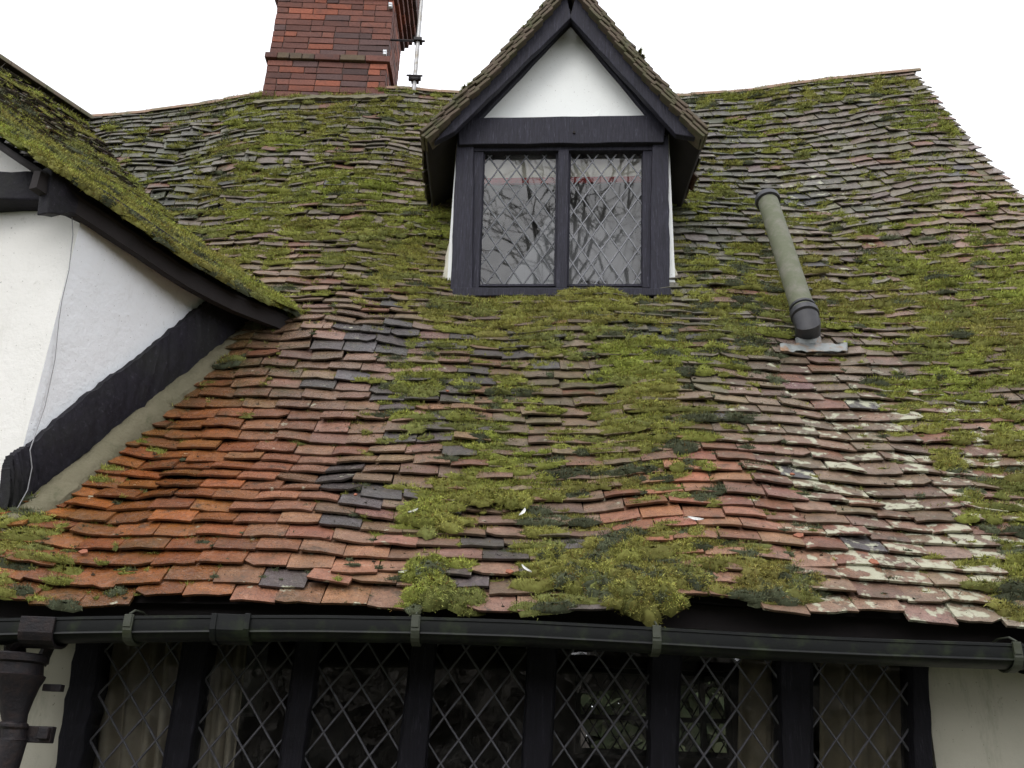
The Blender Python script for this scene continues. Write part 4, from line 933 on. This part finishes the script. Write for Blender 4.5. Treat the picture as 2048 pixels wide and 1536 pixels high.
# mortar fillet between brace and tiles
bm = bmesh.new(); pr = None
fl = [(-10, 1075), (35, 1055), (100, 1010), (190, 925), (300, 825), (400, 745), (470, 690), (530, 650)]
fw = [44, 38, 32, 34, 32, 34, 38, 36]
for k in range(60):
    t = k / 59; x = np.interp(t, np.linspace(0, 1, 8), [p_[0] for p_ in fl]); y = np.interp(t, np.linspace(0, 1, 8), [p_[1] for p_ in fl]); ww = np.interp(t, np.linspace(0, 1, 8), fw) * random.uniform(.85, 1.15)
    c = hit(x, y); d = nrm(Cw - Cb); pn = nrm(np.cross((1, 0, 0), (0, .6, .8)))
    a = c + wn * (-.10) + np.array([0, -.02, .035]) + up * .02; b = c + wn * 0 + np.array([0, -.035, .035]); e = hit(x + ww * .55, y + ww * .35) + np.array([0, -.012, .022]); g = e + wn * .012 + np.array([0, .03, -.04])
    j = lambda: np.array([random.uniform(-.006, .006) for _ in range(3)])
    ring = [bm.verts.new(v + j()) for v in (a, b + (0, 0, .008), (b + e) / 2 + (0, -.006, .01), e, g)]
    if pr:
        for q in range(4): bm.faces.new((pr[q], pr[q + 1], ring[q + 1], ring[q]))
    pr = ring
bm_obj("mortar_fillet", bm, M['mortar'], wing, smooth=True)
# wing roof slope between eave E0-E1 and ridge R0-VR
E1x = E1 + nrm(E1 - E0) * .35; Rb = VR + dW * .6
Lw = (np.linalg.norm(R0 - E0) + np.linalg.norm(Rb - E1x)) / 2; Lu = np.linalg.norm(E1x - E0)
def SWf(u, v):
    u = np.asarray(u, float) / Lu; v = np.asarray(v, float) / Lw; u_ = u[..., None]; v_ = v[..., None]
    P = E0 * (1 - u_) * (1 - v_) + E1x * u_ * (1 - v_) + R0 * (1 - u_) * v_ + Rb * u_ * v_
    q = (-.05 * np.sin(np.pi * np.clip(u, 0, 1)) * (1 - np.clip(v, 0, 1) * .6) + (fbm(u * 4, v * 4, 90) - .5) * .05 - .10 * np.sin(np.pi * np.clip(v, 0, 1)))[..., None]
    return P + np.array([.45, -.25, .75]) * q
kpw = lambda u, v, C: (C[:, 2] > roof_z(C[:, 0], C[:, 1]) - .05) | (C[:, 1] < YE)
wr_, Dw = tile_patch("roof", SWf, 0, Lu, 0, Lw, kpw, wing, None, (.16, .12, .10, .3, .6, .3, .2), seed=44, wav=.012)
hv = Dw['V'] / Lw
dn = .66 - .38 * np.clip((hv - .25) * 1.6, 0, 1) + np.where(hv < .12, .25, 0)
cm = list(cushions(Dw, dn, 61, 1.15))
# thick moss hanging over the eave
n_ = 130; uu = rng.uniform(0, Lu * .78, n_); Pe = SWf(uu, rng.uniform(-.03, .10, n_)); nW = nrm(np.cross(E1x - E0, R0 - E0)); nW = nW if nW[2] > 0 else -nW
tu = nrm(E1x - E0); tv = np.cross(nW, tu); ad = [Pe + nW * .02, np.tile(tu, (n_, 1)), np.tile(tv, (n_, 1)), np.tile(nW, (n_, 1)), rng.uniform(.03, .08, n_), rng.uniform(.02, .04, n_), rng.uniform(.015, .035, n_)]
cm = [np.concatenate([a, b]) for a, b in zip(cm, ad)]
n_ = 60; vv = rng.uniform(0, Lw, n_); Pe = SWf(rng.uniform(-.02, .05, n_), vv); ad = [Pe + nW * .015, np.tile(tu, (n_, 1)), np.tile(tv, (n_, 1)), np.tile(nW, (n_, 1)), rng.uniform(.02, .05, n_), rng.uniform(.02, .05, n_), rng.uniform(.015, .035, n_)]
cm = [np.concatenate([a, b]) for a, b in zip(cm, ad)]
moss_obj("moss", *cm, label="thick bright moss covering the wing roof and hanging over its eave at the left", seed=71)
kg = lambda c: (c[:, 2] > roof_z(c[:, 0], c[:, 1]) - .3) | (c[:, 1] < YE)
so = surf_grid("soffit", SWf, np.linspace(.02, Lu, 30), np.linspace(.02, Lw, 20), (0, 0, -.02), M['under'], wing, kg); md = so.modifiers.new("solid", 'SOLIDIFY'); md.thickness = .03; md.offset = -1
bm = bmesh.new(); pr = []
for k in range(9):
    v = Lw * k / 8; 
    pr.append(v)
Rx = lambda p_: np.array([p_[0], p_[1], p_[2]])
bm = bmesh.new(); mir = []     # far slope of the wing roof
Lf = -np.array([dW[1], -dW[0], 0]); Lf = Lf if Lf[0] < 0 else -Lf
for a in (R0, Rb): mir.append(a)
pts = [R0 - up * .02, Rb - up * .02, Rb + Lf * 2.6 - up * 2.8, R0 + Lf * 2.6 - up * 2.8]; prism(bm, pts, -up * .04); bm_obj("far_slope", bm, M['under'], wing)
bm = bmesh.new(); x = 0.0; rl = np.linalg.norm(Rb - R0)
while x < rl - .1:
    a = R0 + dW * x; b = a + dW * .3; s_ = np.cross(dW, up); ra = []
    for P in (a, b):
        o1 = [bm.verts.new(P + s_ * math.cos(math.pi * k / 8) * .09 + up * (math.sin(math.pi * k / 8) * .08 - .03)) for k in range(9)]; o2 = [bm.verts.new(P + s_ * math.cos(math.pi * k / 8) * .075 + up * (math.sin(math.pi * k / 8) * .065 - .03)) for k in range(9)]; ra.append((o1, o2))
    for k in range(8):
        for q in (0, 1): bm.faces.new((ra[0][q][k], ra[0][q][k + 1], ra[1][q][k + 1], ra[1][q][k]))
        for e in (0, 1): bm.faces.new((ra[e][0][k], ra[e][0][k + 1], ra[e][1][k + 1], ra[e][1][k]))
    x += .305
bm_obj("ridge_tiles", bm, M['verge'], wing, smooth=True)
# dark plate along the top of the side wall, up to the eave
bm = bmesh.new(); tops = [(95, 372), (200, 418), (310, 490), (430, 570), (520, 620)]; bots = [(95, 425), (150, 428), (300, 512), (432, 600), (520, 660)]
rg = []
for k in range(17):
    t = k / 16 * 4; i = min(int(t), 3); f_ = t - i
    a = Wp(tops[i][0] * (1 - f_) + tops[i + 1][0] * f_, tops[i][1] * (1 - f_) + tops[i + 1][1] * f_, .05) + up * .10; b = Wp(bots[i][0] * (1 - f_) + bots[i + 1][0] * f_, bots[i][1] * (1 - f_) + bots[i + 1][1] * f_ + random.uniform(-4, 4), .05)
    rg.append([bm.verts.new(v) for v in (a, b, b - wn * .06, a - wn * .06)])
for k in range(16):
    for q in range(4): bm.faces.new((rg[k][q], rg[k][(q + 1) % 4], rg[k + 1][(q + 1) % 4], rg[k + 1][q]))
bm.faces.new(rg[0]); bm.faces.new(rg[-1]); bm_obj("wall_plate", bm, M['btimber'], wing, .006)
# fascia closing the eave
bm = bmesh.new(); rg = []
for k in range(15):
    P = SWf(np.array([Lu * k / 14]), np.array([.03]))[0]; rg.append([bm.verts.new(v) for v in (P - up * .03, P - up * .11, P - up * .11 - wn * .04, P - up * .02 - wn * .04)])
for k in range(14):
    for q in range(4): bm.faces.new((rg[k][q], rg[k][(q + 1) % 4], rg[k + 1][(q + 1) % 4], rg[k + 1][q]))
bm.faces.new(rg[0]); bm.faces.new(rg[-1]); bm_obj("fascia_board", bm, M['under'], wing)
# tie beam and upper plaster on the gable front
YF = Cb[1]
bm = bmesh.new(); board_px(bm, [(-260, 335), (-260, 392), (115, 342), (120, 400)], YF - .06, .12, 12, .006, 8); bm_obj("tie_beam", bm, M['btimber'], wing, .008)
bm = bmesh.new(); vp = E0 + dW * .22; vn_ = nrm(np.cross((R0 - E0) * (1, 1, 0), up)); gd = nrm((R0 - E0) * (1, 1, 0)); prism(bm, [vp + gd * .12 - up * .02, vp + (R0 - E0) * .97 - up * .14, vp + gd * 2.9 - up * .02], dW * .05); bm_obj("gable_panel", bm, M['cream'], wing)
# cable
bm = bmesh.new(); cp = [(143, 415), (146, 470), (138, 540), (124, 600), (118, 640), (110, 720), (95, 790), (90, 812), (72, 865), (60, 900), (64, 935), (55, 980), (30, 1025), (5, 1045)]
tube(bm, [Wp(x, y, .012 if y < 870 else .055) for x, y in cp], .0021, 6); c_ = bm_obj("cable", bm, M['cable'], None, smooth=True)
tag(c_, "thin painted cable running down the white side wall of the wing", "cable")

# ================================================================== THINGS ON THE ROOF AND WALL
# vent pipe
pb = hit(1614, 690); 
Bp = Py(1610, 632, pb[1] - .14); Tp = Py(1534, 397, Bp[1] + .42)
vent = thing("vent_pipe", "mossy grey soil vent pipe leaning over the right side of the tiled roof", "pipe", pb)
dr_ = nrm(Tp - Bp); rad = .062
bm = bmesh.new(); tube(bm, [Bp, Bp + (Tp - Bp) * .5, Tp], [rad, rad * .99, rad * .98], 24); bm_obj("pipe", bm, M['pipe'], vent, smooth=True)
bm = bmesh.new(); tube(bm, [Tp - dr_ * .045, Tp - dr_ * .04, Tp - dr_ * .005, Tp + dr_ * .012], [rad * 1.02, rad * 1.22, rad * 1.22, rad * 1.05], 24); bm_obj("cap", bm, M['darkpipe'], vent, smooth=True)
pl_ = Py(1614, 694, pb[1] - .02)
el_ = [pl_ + np.array([0, .05, -.06]), pl_, pl_ + (0, -.035, .06), Bp - dr_ * .06, Bp + dr_ * .005]
bm = bmesh.new(); tube(bm, el_, [rad * .98, rad, rad * 1.04, rad * 1.08, rad * 1.08], 24); tube(bm, [Bp - dr_ * .01, Bp - dr_ * .004, Bp + dr_ * .03, Bp + dr_ * .036], [rad * 1.05, rad * 1.2, rad * 1.2, rad * 1.03], 24)
tube(bm, [Bp + dr_ * .05, Bp + dr_ * .055, Bp + dr_ * .068, Bp + dr_ * .073], [rad * 1.0, rad * 1.12, rad * 1.12, rad * 1.0], 24); bm_obj("elbow", bm, M['darkpipe'], vent, smooth=True)
# lead flashing: a crumpled skirt and sleeve
fl_ = thing("lead_flashing", "crumpled grey lead flashing with rust stains at the foot of the vent pipe", "flashing", pb)
nx_, nv_ = 26, 8; V = []
for j in range(nv_):
    for i in range(nx_):
        x = 1556 + (1690 - 1556) * i / (nx_ - 1); y = 708 + (724 - 708) * (j / (nv_ - 1)) + random.uniform(-1, 1)
        P = hit(x, y); V.append(P + np.array([0, -.042, .036]) + np.array([0, -1, .8]) * (.005 * random.random() + .002 * math.sin(i * 1.1)))
idx = np.arange(nx_ * nv_).reshape(nv_, nx_); F = np.stack([idx[:-1, :-1], idx[:-1, 1:], idx[1:, 1:], idx[1:, :-1]], -1).reshape(-1, 4)
o = np_mesh("skirt", V, F, M['sheet'], fl_, smooth=True); md = o.modifiers.new("solid", 'SOLIDIFY'); md.thickness = .004
V = []; 
for j in range(10):
    t = j / 9
    for i in range(20):
        a = math.pi * (i / 19); rx_ = rad * (1.12 + .12 * t + .35 * t ** 3) ; c = pl_ + np.array([0, -.02, .035]) * (1 - t) + np.array([0, -.03, -.085]) * t
        V.append(c + np.array([math.cos(a) * rx_, -math.sin(a) * rx_ * (1 - .45 * t), math.sin(a) * .02 * t]) * (1 + random.uniform(-.04, .04)))
idx = np.arange(200).reshape(10, 20); F = np.stack([idx[:-1, :-1], idx[:-1, 1:], idx[1:, 1:], idx[1:, :-1]], -1).reshape(-1, 4)
o = np_mesh("sleeve", V, F, M['sheet'], fl_, smooth=True); md = o.modifiers.new("solid", 'SOLIDIFY'); md.thickness = .004

# gutter
YU = 3.00
gt = [(-150, 1240), (0, 1236), (200, 1232), (420, 1230), (640, 1230), (830, 1233), (1050, 1240), (1310, 1254), (1550, 1268), (1750, 1277), (2040, 1287), (2200, 1293)]
GP = [Py(x, y, YU) for x, y in gt]
gut = thing("gutter", "long sagging black half round gutter running below the mossy eaves", "gutter", (0, YU, 1.95))
bm = bmesh.new(); rings = []; pa = np.array(GP); tt = np.linspace(0, len(gt) - 1, 60)
for t in tt:
    i = min(int(t), len(gt) - 2); f_ = t - i; f_ = f_; P = pa[i] * (1 - f_) + pa[i + 1] * f_
    pr_ = []
    for (dy, dz) in [(0, 0), (-.004, -.002), (-.004, -.010), (0, -.012)] + [(.0, -.030), (.002, -.046), (-.002, -.049), (-.003, -.053), (.001, -.056)] + [(.058 - .054 * math.cos(a), -.050 - .026 * math.sin(a)) for a in np.linspace(0.15, math.pi - .1, 9)] + [(.114, -.04), (.116, -.018)] + [(.118, 0), (.113, 0)] + [(.058 - .050 * math.cos(a), -.047 - .024 * math.sin(a)) for a in np.linspace(math.pi - .1, 0.15, 9)] + [(.005, 0)]:
        pr_.append(bm.verts.new(P + (0, dy, dz)))
    rings.append(pr_)
for k in range(len(rings) - 1):
    m = len(rings[0])
    for q in range(m): bm.faces.new((rings[k][q], rings[k][(q + 1) % m], rings[k + 1][(q + 1) % m], rings[k + 1][q]))
bm.faces.new(rings[0]); bm.faces.new(rings[-1]); bm_obj("channel", bm, M['gutter'], gut, smooth=True)
def gpt(px):
    i = max(k for k in range(len(gt) - 1) if gt[k][0] <= px); f_ = (px - gt[i][0]) / (gt[i + 1][0] - gt[i][0]); return pa[i] * (1 - f_) + pa[i + 1] * f_
def band(bm, px, w, r0=.062, r1=.066, lip=True):
    P = gpt(px); P2 = P + (w, 0, 0); rg = []
    for Q_ in (P, P2):
        o_ = r1 - .058; sh = lambda o: [(0 - o, .004), (0 - o, -.02), (-o, -.045)] + [(.058 - (.054 + o) * math.cos(a), -.050 - (.026 + o) * math.sin(a)) for a in np.linspace(.15, math.pi - .15, 9)] + [(.116 + o, -.04), (.116 + o, -.02), (.116 + o, .004)]; out = [Q_ + (0, a, b) for a, b in sh(o_)]; inn = [Q_ + (0, a, b) for a, b in sh(.0015)][::-1]
        rg.append([bm.verts.new(v) for v in out + inn])
    m = 30
    for q in range(m): bm.faces.new((rg[0][q], rg[0][(q + 1) % m], rg[1][(q + 1) % m], rg[1][q]))
    bm.faces.new(rg[0]); bm.faces.new(rg[1])
for px in (252, 824, 1304, 2022):
    bm = bmesh.new(); band(bm, px, .028, .062, .068); P = gpt(px)
    box(bm, P + (.012, -.010, -.016), (.024, .008, .038)); tube(bm, [P + (.014, -.01, .004), P + (.014, .03, .022), P + (.014, .10, .026), P + (.014, .14, .02)], .004, 6); bm_obj("bracket", bm, M['bracket'], gut, .001)
for px, w_ in ((425, .125), (2060, .1)):
    bm = bmesh.new(); band(bm, px, w_, .061, .0655); band(bm, px, .018, .062, .070); P = gpt(px); band(bm, px + w_ / 3.0 * FPX * .93 - 4, .018, .062, .070); bm_obj("union_joint", bm, M['gutter'], gut, .001)
bm = bmesh.new(); band(bm, 45, .11, .062, .070); bm_obj("outlet_joint", bm, M['iron'], gut, .002)
# hopper and downpipe
YH = 3.10
def lathe(bm, prof_, seg=24, cx=None):
    rings = []
    for (c, r_) in prof_: rings.append([bm.verts.new(c + np.array([math.cos(a) * r_, math.sin(a) * r_, 0])) for a in [2 * math.pi * k / seg for k in range(seg)]])
    for i in range(len(rings) - 1):
        for k in range(seg): bm.faces.new((rings[i][k], rings[i][(k + 1) % seg], rings[i + 1][(k + 1) % seg], rings[i + 1][k]))
    bm.faces.new(rings[0]); bm.faces.new(rings[-1])
def hp(l, r, y): a, b = Py(l, y, YH), Py(r, y, YH); return (a + b) / 2, (b[0] - a[0]) / 2
dp = thing("rainwater_hopper", "black cast iron rainwater hopper and downpipe on the white wall at the left edge", "hopper", (hp(0, 40, 1536)[0][0], YH, 0))
bm = bmesh.new(); lathe(bm, [hp(-20, 92, 1308), hp(-22, 95, 1311), hp(-20, 93, 1324), hp(-15, 84, 1328), hp(-14, 83, 1348), hp(-18, 88, 1351), hp(-16, 85, 1358), hp(-10, 76, 1372), hp(-4, 64, 1400), hp(3, 54, 1428), hp(6, 52, 1444)]); bm_obj("hopper", bm, M['iron'], dp, smooth=True)
bm = bmesh.new(); lathe(bm, [hp(6, 50, 1443), hp(0, 55, 1447), hp(0, 55, 1455), hp(4, 51, 1458), hp(4, 51, 1476), hp(0, 54, 1480), hp(6, 48, 1484)])
c, r_ = hp(4, 51, 1467); box(bm, c + (r_ + .03, .03, 0), (.09, .03, .05)); box(bm, c + (r_ + .055, .02, .004), (.035, .05, .035)); box(bm, c + (-r_ - .03, .03, 0), (.09, .03, .05)); bm_obj("collar", bm, M['iron'], dp, .003)
bm = bmesh.new(); c0, r0_ = hp(8, 44, 1480); tube(bm, [c0, np.array([c0[0] - .03, c0[1], c0[2] - .4]), np.array([c0[0] - .03, c0[1], .1])], .042, 20); bm_obj("downpipe", bm, M['iron'], dp, smooth=True)
bm = bmesh.new(); c, r_ = hp(-16, 91, 1368); box(bm, c + (r_ + .005, .05, -.005), (.06, .03, .022)); bm_obj("lug", bm, M['iron'], dp, .002); bm = bmesh.new(); tube(bm, [gpt(60) + (-.03, .05, -.05), hp(0, 60, 1290)[0] + (0, 0, 0), hp(0, 60, 1310)[0]], [.034, .034, .034], 14)
bm_obj("spout", bm, M['iron'], dp, .002)
bm = bmesh.new(); tube(bm, [Py(118, 1250, 3.3), Py(80, 1330, 3.3)], .022, 8); bm_obj("stay", bm, M['iron'], dp)

# bits lying on the tiles: pale curled feathers / bark and small shards
def on_roof(x, y, h=.036): return hit(x, y) + np.array([0, -h * .75, h * .66])
def sliver(px, py, L, w, ang, mat, name, label, cat, group, curl=.3):
    P = on_roof(px, py, .045); bm = bmesh.new(); n = 7; u = np.array([1., 0, 0]); v = np.array([0, .6, .8]); nn = np.array([0, -.8, .6]); rg = []
    for i in range(n):
        t = i / (n - 1) - .5; a = ang + curl * t * 2; c = P + (u * math.cos(ang) + v * math.sin(ang)) * t * L + (v * math.cos(ang) - u * math.sin(ang)) * curl * L * (t * t) * 1.5
        ww = w * max(.12, math.sin(math.pi * (i + .4) / (n - .2))); d = (v * math.cos(a) - u * math.sin(a)); rg.append([bm.verts.new(q) for q in (c - d * ww + nn * .004, c + nn * .002, c + d * ww + nn * .006, c + nn * -.001)])
    for i in range(n - 1):
        for q in range(4): bm.faces.new((rg[i][q], rg[i][(q + 1) % 4], rg[i + 1][(q + 1) % 4], rg[i + 1][q]))
    bm.faces.new(rg[0]); bm.faces.new(rg[-1]); tag(bm_obj(name, bm, mat, None), label, cat, group)
for (x, y, L, w_, a, lb_) in ((1046, 1045, .05, .006, 1.1, "small pale feather standing up in the moss above the lower middle eaves"), (1388, 1059, .06, .007, -.2, "curved white feather lying on dark moss right of the orange tiles"), (828, 1043, .045, .004, .6, "thin pale feather at the left tip of a moss patch above the eaves"),
                             (815, 1165, .06, .005, .4, "slim pale feather on the eave tiles beside the hanging moss clump"), (1050, 1160, .05, .004, -.8, "tiny pale feather on the eave next to the largest moss mat"), (1490, 1140, .06, .005, .05, "white feather lying flat near the eave left of the lichened tiles")):
    sliver(x, y, L, w_, a, M['feather'], "feather", lb_, "feather", "feathers lying on the tiles")
for (x, y, s_, lb_) in ((172, 1125, .02, "small orange tile shard on the wet orange tiles at the lower left"), (1595, 1092, .028, "orange tile shard stuck in dark moss above the right eaves"), (1741, 1145, .03, "pointed orange tile shard lying just above the right hand eaves"), (895, 800, .012, "tiny orange shard in the moss below the dormer"),
                        (1018, 1165, .018, "pinkish shard lying on the dark grey eave tile"), (1580, 968, .014, "small shard beside black moss on the lichened tiles"), (712, 1010, .013, "orange crumb on a dark grey tile at the middle left")):
    P = on_roof(x, y, .045); bm = bmesh.new(); pts = []
    r_ = random.Random(int(x)); k0 = r_.uniform(0, 6)
    for k in range(5): a = k0 + k * 1.256; q = s_ * r_.uniform(.5, 1.0); pts.append(P + np.array([1., 0, 0]) * math.cos(a) * q + np.array([0, .6, .8]) * math.sin(a) * q * .8)
    prism(bm, pts, np.array([0, -.8, .6]) * .006); tag(bm_obj("tile_shard", bm, M['shard'], None, .001), lb_, "tile shard", "tile shards lying on the roof")

# ================================================================== BEHIND THE VIEWER AND BEHIND THE HOUSE (seen in the glass)
def bare_tree(name, base, H, label, seed, r0=.22, depth=7, lean=0):
    r = random.Random(seed); t_ = thing(name, label, "tree", base); segs = []
    def grow(p, d, L, rad, lev):
        n = 3; pts = [p]; dd = Vector(d)
        for i in range(n):
            dd = (dd + Vector((r.gauss(0, .16), r.gauss(0, .16), r.gauss(.03, .12)))).normalized(); pts.append(pts[-1] + dd * L / n)
        segs.append((pts, rad, rad * .68, lev))
        if lev >= depth: return
        for k in range(2 if lev < 2 else r.choice((2, 3, 3))):
            ax = Vector((r.gauss(0, 1), r.gauss(0, 1), r.gauss(0, 1))); ax = (ax - dd * ax.dot(dd)).normalized(); a = r.uniform(.35, .95)
            grow(pts[-1 if k < 2 else r.choice((1, 2))], dd * math.cos(a) + ax * math.sin(a), L * r.uniform(.66, .86), rad * (.66 if k else .72), lev + 1)
    grow(Vector(base), Vector((lean, 0, 1)), H * .24, r0, 0)
    for nm, lo_, hi_ in (("trunk", 0, 1), ("crown", 2, 99)):
        bm = bmesh.new()
        for pts, ra, rb, lev in segs:
            if lo_ <= lev <= hi_: tube(bm, pts, [ra + (rb - ra) * i / 3 for i in range(4)], 8 if lev < 3 else 4 if lev < 5 else 3, cap=False)
        bm_obj(nm, bm, M['bark'], t_, smooth=True)
bare_tree("bare_tree", (9.4, -9.0, 0), 25, "tall bare winter tree standing opposite the dormer, mirrored in its glass", 5, .17, 7)
bare_tree("bare_tree", (2.0, -12.0, 0), 26, "thinner bare tree to the left of the tall one, mirrored in the dormer glass", 9, .10, 7)
bare_tree("bare_tree", (1.6, 11.0, 0), 7, "low bare garden tree seen through the room behind the house", 12, .1, 6)
def hedge(name, x0, x1, y, h, dep, label, n, seed, s=.09, mt='leafm'):
    r = np.random.default_rng(seed); P = np.stack([r.uniform(x0, x1, n), y + r.uniform(-dep, dep, n), r.uniform(0, 1, n) ** .8 * h], 1)
    P[:, 2] *= .8 + .35 * vn(P[:, 0] * .7, P[:, 1] * .5, seed); d = r.normal(0, 1, (n, 3)); d /= np.linalg.norm(d, axis=1)[:, None]; e = np.cross(d, r.normal(0, 1, (n, 3))); e /= np.linalg.norm(e, axis=1)[:, None]
    s_ = s * r.uniform(.6, 1.5, (n, 1)); Q = np.stack([P - d * s_, P + e * s_ * .5, P + d * s_, P - e * s_ * .5], 1); V = Q.reshape(-1, 3); F = np.arange(n * 4).reshape(n, 4)
    o = np_mesh(name, V, F, M[mt]); tag(o, label, "hedge", kind="stuff")
hedge("hedge", -16, 16, -11, 4.2, 1.0, "winter brown hedge across the lane opposite the house", 30000, 1, .26, 'twig')
hedge("hedge", -10, 12, 14, 4.6, 1.2, "overgrown grey green hedge behind the house, seen through the room", 26000, 2, .2)
